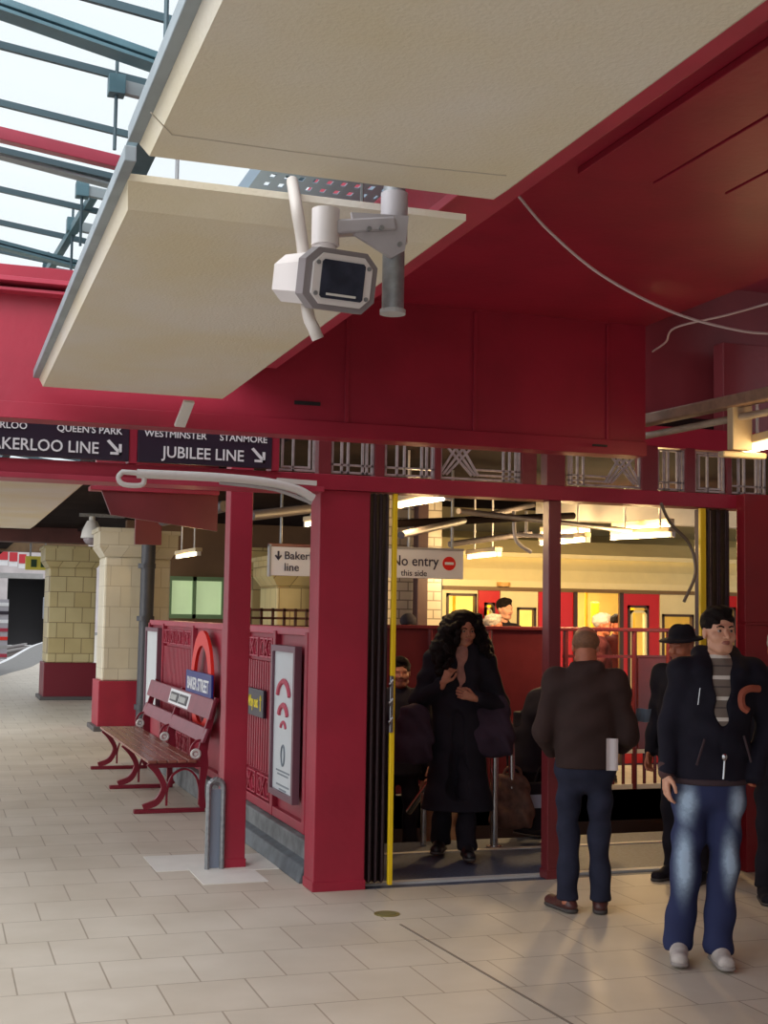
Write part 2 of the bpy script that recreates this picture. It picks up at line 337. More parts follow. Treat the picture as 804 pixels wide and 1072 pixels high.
# fretwork transom
whfr = mat('fretwork_metal', srgb(176, 164, 164), .4, .2, noise=.3, nscale=20)
def fret(pa, pb, kind, label):
    x0, x1 = AY(pa, 480, YF).x, AY(pb, 480, YF).x; z0, z1 = ZH1+.012, 2.92
    t = thing('fretwork_panel', label, 'fretwork', ((x0+x1)/2, YF+.05, z0), 'fretwork panels over the gateway')
    y = YF+.02; b = MB(); P = lambda u, v: Vector((u, y, v)); b.frame(P, x0, x1, z0, z1, .014, (0, .02, 0))
    if kind == 'rect': b.frame(P, x0+.03, x1-.03, z0+.02, z1-.02, .012, (0, .02, 0))
    b.build('frame', whfr, t); b = MB()
    if kind == 'bars':
        for f in (.25, .4, .75, .85): b.box(x0+(x1-x0)*f-.007, x0+(x1-x0)*f+.007, y, y+.02, z0, z1)
        b.box(x0, x1, y, y+.02, z0+.05, z0+.062)
    if kind.startswith('knot'):
        cx = x0+(x1-x0)*(.24 if kind == 'knotL' else .76); s = 1 if kind == 'knotL' else -1; far = x1 if s > 0 else x0
        for dz in (.03, .065): b.box(min(cx+s*.12, far), max(cx+s*.12, far), y, y+.02, z0+dz, z0+dz+.012)
        for o_ in (0, .06, .12):
            b.bar((cx-.12+o_, y+.01, z0+.25), (cx+.09+o_*.4, y+.01, z0+.03), .013, .018, (0, 1, 0)); b.bar((cx+.12-o_, y+.012, z0+.25), (cx-.09-o_*.4, y+.012, z0+.03), .013, .018, (0, 1, 0))
        for o_ in (.03, .075, .12): b.box(far-s*o_-.006, far-s*o_+.006, y, y+.02, z0, z1)
    b2 = b if len(b.bm.verts) else b.box(x0+.1, x0+.112, y, y+.02, z0, z1)
    b2.build('bars', whfr, t)
fret(291, 331, 'rect', 'single pale metal rectangle right of the JUBILEE LINE sign')
fret(348, 392, 'bars', 'pale metal fretwork bars directly above the wide crimson pillar')
fret(404, 456, 'bars', 'pale metal fretwork bars above the left yellow gate edge')
fret(462, 546, 'knotL', 'interlaced diamond fretwork between the two dark uprights, left of the gateway middle post')
fret(596, 672, 'knotR', 'interlaced diamond fretwork right of the gateway middle post')
fret(690, 718, 'bars', 'narrow fretwork bars right of the end of the big fascia')
fret(729, 760, 'rect', 'pale rectangle fretwork above the right folded gate')
fret(766, 803, 'bars', 'pale fretwork bars above the right wall panel')
for i, (pa, pb, lb) in enumerate(((334, 347, 'above the wide crimson pillar'), (393, 403, 'above the left folded gate'), (456, 462, 'left of the first diamond fretwork'), (547, 562, 'right of the first diamond fretwork'), (573, 592, 'above the middle gate post'), (672, 689, 'at the end of the big fascia'), (718, 728, 'above the right part of the gateway'), (761, 766, 'above the right folded gate'))):
    a, c = AY(pa, 480, YF).x, AY(pb, 480, YF).x
    tag(MB().box(a, c, YF, YF+.1, ZH1, 2.94, .003).build('transom_upright', dred), 'dark maroon transom upright '+lb, 'upright', 'uprights of the transom')

# big fascia and soffit
t = thing('fascia_beam', 'huge crimson fascia beam crossing the view under the roof', 'beam', (0, 7.0, 2.70))
XE = 4.045
MB().box(-7, XE, 7.0, 7.12, 2.72, 3.52, .004).build('web', red, t)
b = MB(); b.box(-7, XE, 6.985, 7.16, 2.712, 2.80, .003); b.build('bottom_flange', red, t)
b = MB(); b.box(-7, 1.45, 6.86, 7.2, 3.40, 3.425, .003); b.box(-7, 1.45, 6.9, 7.0, 3.36, 3.375); b.build('top_flange', pinkred, t)  # ledge highlight painted in with the paler crimson
for px in (363, 497, 636):
    a = AY(px, 400, 7.0).x; MB().box(a-.012, a+.012, 6.99, 7.0, 2.80, 3.5, .003).build('stiffener', red, t)
MB().box(AY(620, 470, 6.93).x, AY(635, 470, 6.93).x, 6.92, 6.93, 2.745, 2.757).build('slot', black, t)
MB().box(AY(308, 425, 7.0).x, AY(335, 425, 7.0).x, 6.99, 7.0, 2.885, 2.905).build('slot', black, t)
b = MB(); b.box(1.5, XE, -6, 7.12, 3.515, 3.62); struct(b.build('ceiling', red))
t = thing('soffit_beam', 'deep crimson beam along the right edge of the two ceiling panels', 'beam', (1.53, 3, 3.0))
MB().box(1.47, 1.59, -6, 6.98, 3.03, 3.52, .004).build('web', red, t); MB().box(1.45, 1.63, 0.5, 6.6, 3.0, 3.03, .003).build('flange', pinkred, t)  # flange in paler crimson: the lit lower edge is painted in
t = thing('soffit_boards', 'crimson boards with dark joints under the roof at upper right', 'boards', (3.2, 3, 3.45))
for i in range(5):
    MB().box(2.35+i*.34, 2.35+i*.34+.325, 1.2, 4.6, 3.485, 3.514, .004).build('board', red, t)
tag(MB().box(1.6, XE, 2.42, 2.62, 3.36, 3.49, .004).build('cross_beam', dred), 'dark maroon cross beam under the roof at the upper right corner', 'beam')
# right side, above the gateway
b = MB(); b.box(4.3, 9, 8.5, 8.6, 3.12, 4.3); struct(b.build('wall_right', dred))
b = MB(); b.box(XE, 9, -6, 8.6, 4.25, 4.4); struct(b.build('ceiling', red))
b = MB(); b.box(5.6, 5.75, -6, 7.8, 2.9, 4.25); struct(b.build('wall_right', red))
tag(MB().box(AY(746, 380, 8.3).x, 6, 8.16, 8.29, 3.09, 3.75, .004).build('box_soffit', dred), 'maroon boxed beam above the right folded gate', 'beam')
# service trunking + lamp
a = G(672, 441, 2.98); c = G(812, 411, 2.98); tag(MB().bar(a, c, .09, .07, bev=.01).build('service_trunking', mat('beige_trunking', srgb(150, 118, 96), .6, noise=.3, nscale=15)), 'beige-brown trunking running right from the end of the big fascia', 'trunking')
a2 = a+Vector((.03, .05, -.09)); tag(MB().tube([a2, c+Vector((.03, .05, -.09))], .022, 10).build('service_pipe', mat('pale_pipe', srgb(176, 160, 140), .5, noise=.3), smooth=True), 'pale pipe just below the beige trunking', 'pipe')
def tubelamp(pa, pb, za, zb, label, r=.02, power=0, m_=None, group=None, drop=.16, brackets=True):
    a = G(*pa, za); c = G(*pb, zb); t = thing('tube_lamp', label, 'lamp', (a+c)/2+Vector((0, 0, .05)), group)
    d = (c-a).normalized(); MB().bar(a+Vector((0, 0, r+.03)), c+Vector((0, 0, r+.03)), .09, .05, bev=.008).build('housing', mat('lamp_housing', srgb(196, 176, 140), .5), t)
    MB().tube([a+d*.02, c-d*.02], r, 12).build('tube', m_ or tubeon, t, smooth=True)
    [MB().bar(p-d*.015*s, p+d*.012*s, .05, .05).build('end_cap', offw, t) for p, s in ((a, 1), (c, -1))]
    if brackets: [MB().tube([p+Vector((0, 0, .05)), Vector((p.x, p.y, 3.06 if p.y < 12.6 else 3.26 if p.x < 6 else 3.5))], .01, 8).build('hanger', offw, t) for p in (a.lerp(c, .2), a.lerp(c, .8))]
    if power:
        l = bpy.data.lights.new('tube_light', 'POINT'); l.energy = power; l.color = (1, .66, .3); l.shadow_soft_size = .12
        o = bpy.data.objects.new('tube_light', l); C.objects.link(o); o.location = (a+c)/2-Vector((0, 0, .12))
    return t
a = G(757, 475, 2.72)
tubelamp((780, 472), (850, 455), 2.72, 2.72, 'lit fluorescent tube at the right edge below the trunking', power=5)
t = thing('lamp_bracket', 'cream boxed bracket holding the right edge lamp', 'bracket', AY(775, 475, YB := G(775, 421, 2.98).y))
pA, pB = AY(765, 421, YB), AY(786, 472, YB); MB().box(pA.x, pB.x, YB-.02, YB+.04, pB.z, pA.z, .006).build('plate', mat('cream_metal', srgb(196, 176, 140), .5), t)
pA, pB = AY(754, 472, YB), AY(800, 481, YB); MB().box(pA.x, pB.x, YB-.03, YB+.03, pB.z, pA.z, .01).build('arm', MATS['cream_metal'], t)

# hung ceiling panels
def panel(y0, y1, label, x0=.44, x1=1.45, z=2.85, hang=True):
    t = thing('ceiling_panel', label, 'ceiling panel', ((x0+x1)/2, (y0+y1)/2, z), 'hung ceiling panels')
    c_ = .065; b = MB(); b.hexa([(x0+c_*.25, y0+c_*1.6, z), (x1-c_, y0+c_*1.6, z), (x1-c_, y1-c_, z), (x0+c_*.25, y1-c_, z)], [(x0, y0, z+.05), (x1, y0, z+.05), (x1, y1, z+.05), (x0, y1, z+.05)])
    b.box(x0, x1, y0, y1, z+.05, z+.07); b.build('board', cream, t)
    MB().box(x0-.03, x0+.002, y0-.15, y1+.0, z+.052, z+.095, .003).build('side_rail', mat('rail_grey', srgb(150, 160, 165), .5, noise=.2), t)
    if hang:
        b = MB()
        for yy in (y0+.4, y1-.4):
            for xx in (x0+.2, x1-.2): b.tube([(xx, yy, z+.07), (xx, yy, z+.75)], .006, 6)
        b.build('hanger_rod', galv, t)
    return t
panel(3.56, 6.84, 'second beige ceiling panel, behind the white surveillance camera', x0=.45)
panel(-.4, 3.27, 'nearest beige ceiling panel, filling the top of the picture')
b = MB(); b.tube([G(x, y, 2.849) for x, y in ((158, 118), (180, 141), (300, 158), (430, 174), (530, 184))], .0016, 6); pn = bpy.data.objects['ceiling_panel.001']; b.build('board_seam', mat('seam_filler', srgb(196, 186, 170), .7), pn)
panel(11.0, 18.8, 'far beige ceiling panel beyond the BAKERLOO LINE sign', x0=-1.2, x1=1.25, hang=False)
ext = tag(MB().bar(AY(198, 420, 6.8), AY(188, 446, 6.95), .06, .02, bev=.004).build('fixing_strap', offw), 'short white strap from the second ceiling panel down to the fascia', 'strap')
# perforated cable tray in the gap
t = thing('cable_tray', 'perforated grey cable tray above the gap between the two near panels', 'tray', (1.1, 3.9, 3.2))
b = MB(); 
xs = [.98+.05*i for i in range(10)]; ys = [3.0+.09*j for j in range(24)]
for i in range(9): b.box(xs[i], xs[i]+.032, 3.0, 5.1, 3.2, 3.204)
for j in range(23): b.box(.98, 1.42, ys[j], ys[j]+.05, 3.2005, 3.2035)
b.box(.97, .98, 3.0, 5.1, 3.2, 3.26); b.box(1.42, 1.43, 3.0, 5.1, 3.2, 3.26); b.build('tray', mat('tray_steel', srgb(130, 150, 165), .4, .5), t)
MB().box(.8, 1.4, 3.55, 3.6, 3.17, 3.2).build('support', teal, t); MB().box(.8, 1.4, 4.8, 4.85, 3.17, 3.2).build('support', teal, t)

# ================================================================ GLASS ROOF
S = .12
def rz(x, base=5.0): return base + S*(1.0-x)
b = MB(); b.hexa([(-9, 5, rz(-9)+.06), (3.2, 5, rz(3.2)+.06), (3.2, 40, rz(3.2)+.06), (-9, 40, rz(-9)+.06)], [(-9, 5, rz(-9)+.07), (3.2, 5, rz(3.2)+.07), (3.2, 40, rz(3.2)+.07), (-9, 40, rz(-9)+.07)])
t = thing('glass_roof', 'pale glazed roof over the platform at the upper left', 'glass roof', (-3, 20, 5.0)); b.build('glazing', glassm, t)
for i in range(26):
    y = 6.13+.92*i; b = MB(); b.bar((-9, y, rz(-9)), (3.2, y, rz(3.2)), .03, .045); b.build('glazing_bar', dteal, t)
    b = MB(); b.bar((-9, y+.06, rz(-9)+.03), (3.2, y+.06, rz(3.2)+.03), .03, .02); b.build('glazing_bar', teal, t)
MB().bar((-9, 9.35, rz(-9)-.05), (1.15, 9.35, rz(1.15)-.05), .09, .09, bev=.005).build('tie_beam', pinkred, t)
for xx in (-3.2, 1.2): MB().bar((xx, 5, rz(xx)-.1), (xx, 40, rz(xx)-.1), .15, .2).build('purlin', teal, t)
def girder(pa, pb, ya, yb, w_, m_, lab):
    a = AY(*pa, ya); c = AY(*pb, yb); d = (c-a); t_ = thing('roof_girder', lab, 'girder', (a+c)/2)
    c2 = a+d*((1.2-a.x)/d.x); a2 = a+d*((-5-a.x)/d.x)
    MB().bar(a2, c2, w_, w_*.35, bev=.004).build('web', m_, t_); MB().bar(a2-Vector((0, 0, w_*.45)), c2-Vector((0, 0, w_*.45)), w_*1.2, .02).build('flange', m_, t_)
girder((0, 4), (165, 62), 7.6, 7.6, .12, teal, 'broad teal roof girder at the top left corner')
girder((0, 158), (120, 190), 9.9, 9.9, .09, mat('grey_girder', srgb(150, 156, 158), .5), 'grey girder just below the red roof tie')
girder((0, 254), (80, 275), 11.6, 11.6, .09, teal, 'thin teal roof girder above the crimson fascia')
def hanger(px, py, Y, L, lab):
    p = AY(px, py, Y); t = thing('roof_hanger', lab, 'hanger', p)
    MB().box(p.x-.05, p.x+.05, Y-.05, Y+.05, p.z-.06, p.z+.06, .004).build('clamp', teal, t); MB().bar(p, p+Vector((.45, .05, -.03)), .05, .08).build('arm', mat('grey_girder', srgb(150, 156, 158), .5), t)
    MB().tube([p+Vector((0, 0, .18)), p-Vector((0, 0, L))], .011, 8).build('rod', dteal, t)
hanger(122, 90, 7.9, .4, 'teal hanger clamp and rod on the upper left roof bars'); hanger(86, 199, 10.4, .45, 'teal hanger clamp beside the second panel, upper of three')
hanger(76, 236, 11.3, .4, 'teal hanger clamp beside the second panel, middle of three'); hanger(50, 283, 12.8, .4, 'teal hanger clamp beside the second panel, lowest of three')
tag(MB().tube([AY(175, -20, 6.2), AY(173, 60, 6.2)], .012, 8).build('drop_rod', dteal), 'thin dark rod hanging at the top left beside the nearest panel', 'rod')
a, c = AY(98, 205, 10.5), AY(38, 305, 12.9); tag(MB().bar(a, c, .06, .06).build('roof_brace', teal), 'slanting teal brace joining the roof hangers', 'brace')

# ================================================================ SURVEILLANCE CAMERA
t = thing('surveillance_camera', 'white boxed surveillance camera with a glass front, below the gap in the panels', 'camera', AY(345, 292, 3.35))
c0 = AY(350, 294, 3.30); fwd = (Vector((0, 0, CAMH))-c0); fwd.z = 0; fwd.normalize(); fwd = (fwd+Vector((.42, 0, -.22))).normalized(); rt = fwd.cross(Vector((0, 0, 1))).normalized()*-1; up_ = rt.cross(fwd)*-1
if up_.z < 0: up_ = -up_
def oct_(w_, h_, ch, o): return [o+rt*u+up_*v for u, v in ((-w_+ch,-h_),(w_-ch,-h_),(w_,-h_+ch),(w_,h_-ch),(w_-ch,h_),(-w_+ch,h_),(-w_,h_-ch),(-w_,-h_+ch))]
whc = mat('camera_white', srgb(214, 206, 204), .4)
b = MB(); b.hexa(oct_(.092, .07, .03, c0), oct_(.085, .065, .03, c0-fwd*.23)); b.build('housing', whc, t)
b = MB(); b.hexa(oct_(.104, .08, .034, c0+fwd*.04), oct_(.104, .08, .034, c0-fwd*.01)); b.build('hood', mat('camera_hood', srgb(130, 122, 124), .5), t)
b = MB(); b.hexa(oct_(.084, .066, .026, c0+fwd*.052), oct_(.084, .066, .026, c0+fwd*.03)); b.build('faceplate', whc, t)
b = MB(); b.hexa(oct_(.062, .05, .006, c0+fwd*.056), oct_(.062, .05, .006, c0+fwd*.05)); b.build('window', mat('camera_glass', srgb(52, 56, 72), .08, noise=.4, nscale=20), t)
b = MB(); b.hexa([c0+fwd*.06+rt*u+up_*v for u, v in ((-.045,-.042),(.04,-.042),(.04,-.036),(-.045,-.036))], [c0+fwd*.057+rt*u+up_*v for u, v in ((-.045,-.042),(.04,-.042),(.04,-.036),(-.045,-.036))]); b.build('wiper', offw, t)
[MB().disc(c0+fwd*.052+rt*u+up_*v, fwd, .006, .004, 10).build('screw', galv, t) for u in (-.073, .073) for v in (-.04, .04)]
top = c0-fwd*.08+up_*.065; b = MB(); b.disc(top, (0, 0, 1), .03, .03, 16); b.disc(top+Vector((0, 0, .03)), (0, 0, 1), .038, .10, 20); b.build('swivel', whc, t, smooth=True)
# arm and dropper pole
t = thing('camera_pole', 'grey dropper pole with a bolted bracket beside the white camera', 'pole', AY(412, 326, 3.38))
pT = AY(413, 200, 3.38); pBt = AY(411, 326, 3.38); b = MB(); b.tube([Vector((pT.x, pT.y, 3.5)), Vector((pT.x, pT.y, pBt.z))], .031, 20); b.build('pipe', galv, t, smooth=True)
b = MB(); b.disc(Vector((pT.x, pT.y, pBt.z-.008)), (0, 0, 1), .036, .012, 20); b.build('end_cap', greyw, t)
zc = AY(413, 225, 3.38).z
def fl(px, py, Y=3.34): return AY(px, py, Y)
b = MB(); b.prism([fl(368, 222), fl(428, 226), fl(424, 262), fl(410, 270), fl(372, 246)], (0, .012, 0)); b.build('gusset_plate', mat('bracket_paint', srgb(176, 170, 174), .45, noise=.15), t)
b = MB(); b.tube([Vector((pT.x, pT.y, zc-.08)), Vector((pT.x, pT.y, zc+.06))], .038, 20); b.build('clamp', mat('bracket_paint', srgb(176, 170, 174), .45), t, smooth=True)
b = MB(); b.bar(fl(340, 240, 3.36), fl(412, 236, 3.36), .05, .04, bev=.006); b.build('arm', mat('bracket_paint', srgb(176, 170, 174), .45), t)
[MB().disc(fl(px, py, 3.325), (0, -1, 0), .007, .008, 10).build('bolt', galv, t) for px, py in ((386, 240), (399, 239), (418, 256))]
cd = cap([G(306, 190, 2.97), AY(310, 215, 3.45), AY(317, 260, 3.45), AY(322, 325, 3.42), AY(329, 345, 3.4), AY(333, 355, 3.4)], 5)
tag(MB().tube(cd, [.017]*len(cd), 12).build('conduit', mat('cream_conduit', srgb(190, 180, 172), .5), smooth=True), 'cream flexible conduit hanging behind the white camera', 'conduit')
# loose cables
z_ = [AY(541, 203, 4.2), AY(575, 242, 4.2), AY(630, 288, 4.25), AY(700, 325, 4.35), AY(760, 343, 4.4), AY(810, 349, 4.45), AY(900, 345, 4.5)]
wire = mat('white_cable', srgb(206, 186, 184), .5)
tag(MB().tube(cap(z_, 8), .0055, 8).build('cable', wire, smooth=True), 'long white cable sagging across the crimson soffit', 'cable')
tag(MB().tube(cap([AY(683, 368, 6.9), AY(697, 358, 6.6), AY(707, 343, 6.2), AY(760, 330, 6.0), AY(808, 317, 5.9), AY(860, 305, 5.8)], 6), .006, 8).build('cable', wire, smooth=True), 'short white cable dipping to the end of the big fascia', 'cable')
cb = cap([AY(692, 527, 8.0), AY(702, 548, 8.05), AY(722, 570, 8.1), AY(728, 600, 8.1), AY(716, 630, 8.1)], 6)
tag(MB().tube(cb, .012, 8).build('cable', mat('grey_cable', srgb(110, 96, 84), .5), smooth=True), 'grey cable looping down beside the right yellow gate edge', 'cable')

# curved white lamp arm under the JUBILEE LINE sign
p = [AY(x, y, 7.9) for x, y in ((140, 492), (128, 495), (124, 502), (130, 508), (148, 507), (149, 500), (170, 497), (230, 500), (280, 505), (310, 512), (328, 522))]
ring_ = [AY(x, y, 7.9) for x, y in ((128, 494), (147, 496), (151, 502), (147, 508), (129, 507), (124, 500))]
t = thing('curved_conduit', 'curved white conduit with a curled end below the JUBILEE LINE sign', 'conduit', p[5])
ring_ = cap(ring_+[ring_[0]], 4)[:-1]; MB().tube(ring_, .016, 10, closed=True).build('end_loop', offw, t, smooth=True)
cc = cap([ring_[4]+Vector((-.02, 0, 0))]+p[6:], 5); MB().tube(cc, .028, 12).build('arm', offw, t, smooth=True)
a, c = AY(290, 503, 7.9), AY(331, 506, 7.9); MB().bar(a, c, .03, .03).build('bracket', offw, t)
q = cap([AY(230, 500, 7.9)+Vector((0, 0, -.03)), AY(285, 506, 7.9)+Vector((0, 0, -.035)), AY(318, 518, 7.9)+Vector((0, 0, -.03)), AY(326, 527, 7.9)], 4); MB().tube(q, .012, 8).build('cable', greyw, t, smooth=True)

# ================================================================ FENCE, BENCH
XF = 2.42
t = thing('platform_fence', 'long crimson metal fence with fluted panels behind the bench', 'fence', (XF, 12, .2))
MB().box(XF, XF+.1, 8.25, 15.8, 1.575, 1.635, .008).build('top_rail', pinkred, t); MB().box(XF-.01, XF+.1, 8.25, 15.8, .24, .31, .006).build('bottom_rail', red, t)
for y in (8.3, 8.72, 9.62, 10.62, 11.5, 12.95, 14.75, 15.76): MB().box(XF-.015, XF+.09, y-.035, y+.035, .24, 1.6, .006).build('fence_post', red, t)
MB().box(XF+.03, XF+.06, 8.3, 15.76, .3, 1.58).build('backing_sheet', red, t)
for (ya, yb) in ((9.66, 10.58), (10.66, 11.46), (13.0, 14.7)):
    b = MB(); n = int((yb-ya)/.075)
    for i in range(n): b.box(XF-.003, XF+.03, ya+(i+.25)*(yb-ya)/n, ya+(i+.75)*(yb-ya)/n, .52 if yb < 12 else .34, 1.36, .004)
    b.build('fluting', red, t)
    for (za, zb) in ((1.39, 1.54), (.33, .5)):
        b = MB(); k = max(1, round((yb-ya)/.45)); P = lambda u, v: Vector((XF-.012, u, v))
        for i in range(k):
            u0 = ya+(yb-ya)*i/k+.03; u1 = ya+(yb-ya)*(i+1)/k-.03; b.frame(P, u0, u1, za, zb, .012, (.02, 0, 0)); um = (u0+u1)/2
            for s in (-1, 1): b.bar((XF-.004, um-s*.07, za), (XF-.004, um+s*.07, zb), .012, .02, (1, 0, 0)); b.tube([(XF-.004, um+s*.13+.05*math.cos(a_), (za+zb)/2+.05*math.sin(a_)) for a_ in [j*math.pi/6 for j in range(12)]], .006, 6, closed=True)
        b.build('fretwork', pinkred, t)
t = thing('fence_plinth', 'grey stone plinth under the crimson fence', 'plinth', (XF, 12, 0))
b = MB(); b.box(XF-.06, XF+.16, 8.27, 15.8, 0, .235, .01); b.build('kerb', concrete, t)
b = MB(); b.hexa([(XF-.15, 8.3, 0), (XF-.05, 8.3, 0), (XF-.05, 11.2, 0), (XF-.15, 11.2, 0)], [(XF-.12, 8.3, .10), (XF-.05, 8.3, .12), (XF-.05, 11.2, .12), (XF-.12, 11.2, .10)], .008); b.build('ledge', mat('plinth_ledge', srgb(96, 102, 108), .6, noise=.4, nscale=9), t)
# poster near the pillar
def posterframe(ya, yb, za, zb, label, arcs):
    t = thing('poster_board', label, 'poster', (XF-.03, (ya+yb)/2, za)); P = lambda u, v: Vector((XF-.06, u, v))
    MB().frame(P, ya, yb, za, zb, .045, (.05, 0, 0)).build('frame', mat('poster_frame', srgb(120, 84, 96), .4, .4), t)
    MB().box(XF-.04, XF-.02, ya+.04, yb-.04, za+.04, zb-.04).build('sheet', mat('poster_paper', srgb(206, 212, 216), .4), t)
    if arcs:
        ym = (ya+yb)/2; pk = mat('poster_pink', srgb(196, 78, 100), .5); gr = mat('poster_grey', srgb(120, 130, 140), .5)
        for r, zc, m_ in ((.17, 1.11, pk), (.12, .98, pk), (.07, .90, pk), (.045, .72, gr)):
            b = MB(); pts = [Vector((XF-.043, ym+r*math.cos(a_), zc+r*.8*math.sin(a_))) for a_ in [math.pi*(.08+.84*j/14) for j in range(15)]]
            if m_ is gr: b.tube([Vector((XF-.043, ym+r*math.cos(j*math.pi/8), zc+r*1.6*math.sin(j*math.pi/8))) for j in range(16)], .007, 6, closed=True)
            else: b.tube(pts, .02 if r > .1 else .012, 6)
            b.build('printed_arc', m_, t)
        for z, l in ((.60, .38), (.575, .3), (.50, .36), (.47, .2)): MB().box(XF-.042, XF-.04, ym-l/2, ym+l/2, z, z+.012).build('printed_line', gr, t)
posterframe(8.84, 9.52, .42, 1.5, 'white framed poster with pink arcs next to the wide crimson pillar', True)
posterframe(14.8, 15.72, .55, 1.55, 'plain pale poster at the far end of the fence beside the dark downpipe', False)
# way out plate
t = thing('direction_plate', 'small dark plate with yellow Way out lettering on the fence', 'sign', (XF-.02, 10.12, .93))
MB().box(XF-.035, XF-.01, 9.84, 10.42, .93, 1.14, .004).build('plate', signbl, t)
text('lettering', 'Way out', .125, mat('sign_yellow', srgb(240, 214, 30), .5), t, (XF-.037, 10.17, 1.0), (0, -1, 0), (0, 0, 1), bold=.002, sx=.75)
b = MB(); yy = 9.92; b.prism([(XF-.039, yy-.008, .98), (XF-.039, yy+.008, .98), (XF-.039, yy+.008, 1.08), (XF-.039, yy-.008, 1.08)], (.003, 0, 0)); b.prism([(XF-.039, yy-.03, 1.06), (XF-.039, yy+.03, 1.06), (XF-.039, yy, 1.1)], (.003, 0, 0)); b.build('arrow', MATS['sign_yellow'], t)
# roundel
cyy, cz = 12.22, 1.06
t = thing('station_roundel', 'red ring station roundel with a blue BAKER STREET bar on the fence', 'sign', (XF-.05, cyy, .55))
b = MB(); n = 64; ro, ri = .50, .36
ring = [[(XF-.06+dx, cyy+r_*math.cos(2*math.pi*i/n), cz+r_*math.sin(2*math.pi*i/n)) for i in range(n)] for r_, dx in ((ro, 0), (ri, 0), (ri, .03), (ro, .03))]
vv = [[b.bm.verts.new(p) for p in r_] for r_ in ring]
for k in range(4):
    for i in range(n): b.bm.faces.new((vv[k][i], vv[k][(i+1) % n], vv[(k+1) % 4][(i+1) % n], vv[(k+1) % 4][i]))
b.build('ring', rred, t)
b = MB(); b.box(XF-.085, XF-.06, cyy-.62, cyy+.62, cz-.115, cz+.115, .006); b.build('name_bar', blue, t)
text('lettering', 'BAKER STREET', .16, white, t, (XF-.088, cyy, cz-.055), (0, -1, 0), (0, 0, 1), bold=.003)
[MB().tube([(XF-.03, cyy+dy, cz+dz), (XF+.02, cyy+dy, cz+dz)], .015, 8).build('fixing', galv, t) for dy, dz in ((0, .43), (0, -.43))]

# bench
t = thing('platform_bench', 'maroon platform bench with scrolled iron frames, in front of the fence', 'bench', (2.0, 13.15, 0))
iron = mat('iron_paint', srgb(128, 20, 42), .35, noise=.15)
def sweep(b, pts, y, th, wd):
    P = cap([(x, y, z) for x, z in pts], 6); Wd = [Vector((w_, 0, 0)) for w_ in wd]; n = len(P)
    for i in range(n-1):
        ws = []
        for q in (i, i+1):
            f = q/(n-1)*(len(wd)-1); k = min(int(f), len(wd)-2); w_ = wd[k]+(wd[k+1]-wd[k])*(f-k)
            a = P[max(q-1, 0)]; c = P[min(q+1, n-1)]; d = (c-a).normalized(); nn = Vector((-d.z, 0, d.x)); ws.append((P[q]-nn*w_/2, P[q]+nn*w_/2))
        o = Vector((0, th/2, 0)); b.hexa([ws[0][0]-o, ws[0][1]-o, ws[1][1]-o, ws[1][0]-o], [ws[0][0]+o, ws[0][1]+o, ws[1][1]+o, ws[1][0]+o])
for y in (11.5, 13.15, 14.8):
    b = MB(); b.box(1.60, 2.215, y-.03, y+.03, 0, .035, .006)
    sweep(b, [(1.68, .05), (1.80, .10), (1.855, .22), (1.80, .34), (1.73, .43)], y, .045, [.05, .055, .045, .05, .07])
    sweep(b, [(2.215, .03), (2.19, .08), (2.185, .22), (2.20, .40), (2.19, .55), (2.25, .80), (2.30, .98)], y, .045, [.06, .06, .05, .07, .08, .05, .035])
    sweep(b, [(1.88, .06), (1.885, .2), (1.93, .32), (2.03, .37), (2.12, .32), (2.165, .2), (2.165, .06)], y, .03, [.018]*7)
    b.box(1.74, 2.2, y-.022, y+.022, .385, .43, .004)
    sweep(b, [(2.2, .62), (2.12, .60), (2.08, .52), (2.12, .44), (2.2, .44)], y, .03, [.02]*5)
    f_ = b.build('iron_frame', iron, t)
    b = MB(); b.tube([(2.12+.035*math.cos(a_), y-.03, .50+.035*math.sin(a_)) for a_ in [j*math.pi/8 for j in range(16)]], .013, 8, closed=True); b.disc((2.12, y-.02, .50), (0, -1, 0), .016, .02, 12); o = b.build('boss', offw, f_, smooth=True)
for i in range(5): MB().box(1.70+i*.086, 1.70+i*.086+.078, 11.42, 14.9, .43, .455, .006).build('seat_slat', wood, t)
def bslat(z0, z1, xb):
    b = MB(); b.hexa([(xb, 11.40, z0), (xb+.03, 11.40, z0), (xb+.03, 14.92, z0), (xb, 14.92, z0)], [(xb+.045, 11.40, z1), (xb+.075, 11.40, z1), (xb+.075, 14.92, z1), (xb+.045, 14.92, z1)], .006); return b.build('back_slat', mat('bench_back_wood', srgb(138, 58, 74), .35, noise=.2, nscale=8), t)
bslat(.60, .72, 2.155); bslat(.80, .97, 2.205)
b = MB(); b.hexa([(2.207, 12.42, .815), (2.214, 12.42, .815), (2.214, 13.5, .815), (2.207, 13.5, .815)], [(2.24, 12.42, .955), (2.247, 12.42, .955), (2.247, 13.5, .955), (2.24, 13.5, .955)]); b.build('name_plate', white, t)
for y0_ in (12.50, 12.99):
    b = MB(); b.hexa([(2.206, y0_, .84), (2.212, y0_, .84), (2.212, y0_+.43, .84), (2.206, y0_+.43, .84)], [(2.227, y0_, .93), (2.234, y0_, .93), (2.234, y0_+.43, .93), (2.227, y0_+.43, .93)]); b.build('plate_panel', mat('plate_dark', srgb(70, 66, 70), .5), t)
    b = MB(); b.hexa([(2.203, y0_+.06, .86), (2.212, y0_+.06, .86), (2.212, y0_+.37, .86), (2.203, y0_+.37, .86)], [(2.217, y0_+.06, .91), (2.226, y0_+.06, .91), (2.226, y0_+.37, .91), (2.217, y0_+.37, .91)]); b.build('plate_text', mat('plate_grey', srgb(168, 168, 166), .5), t)

t = bpy.data.objects['platform_bench']; t.location.x += .07
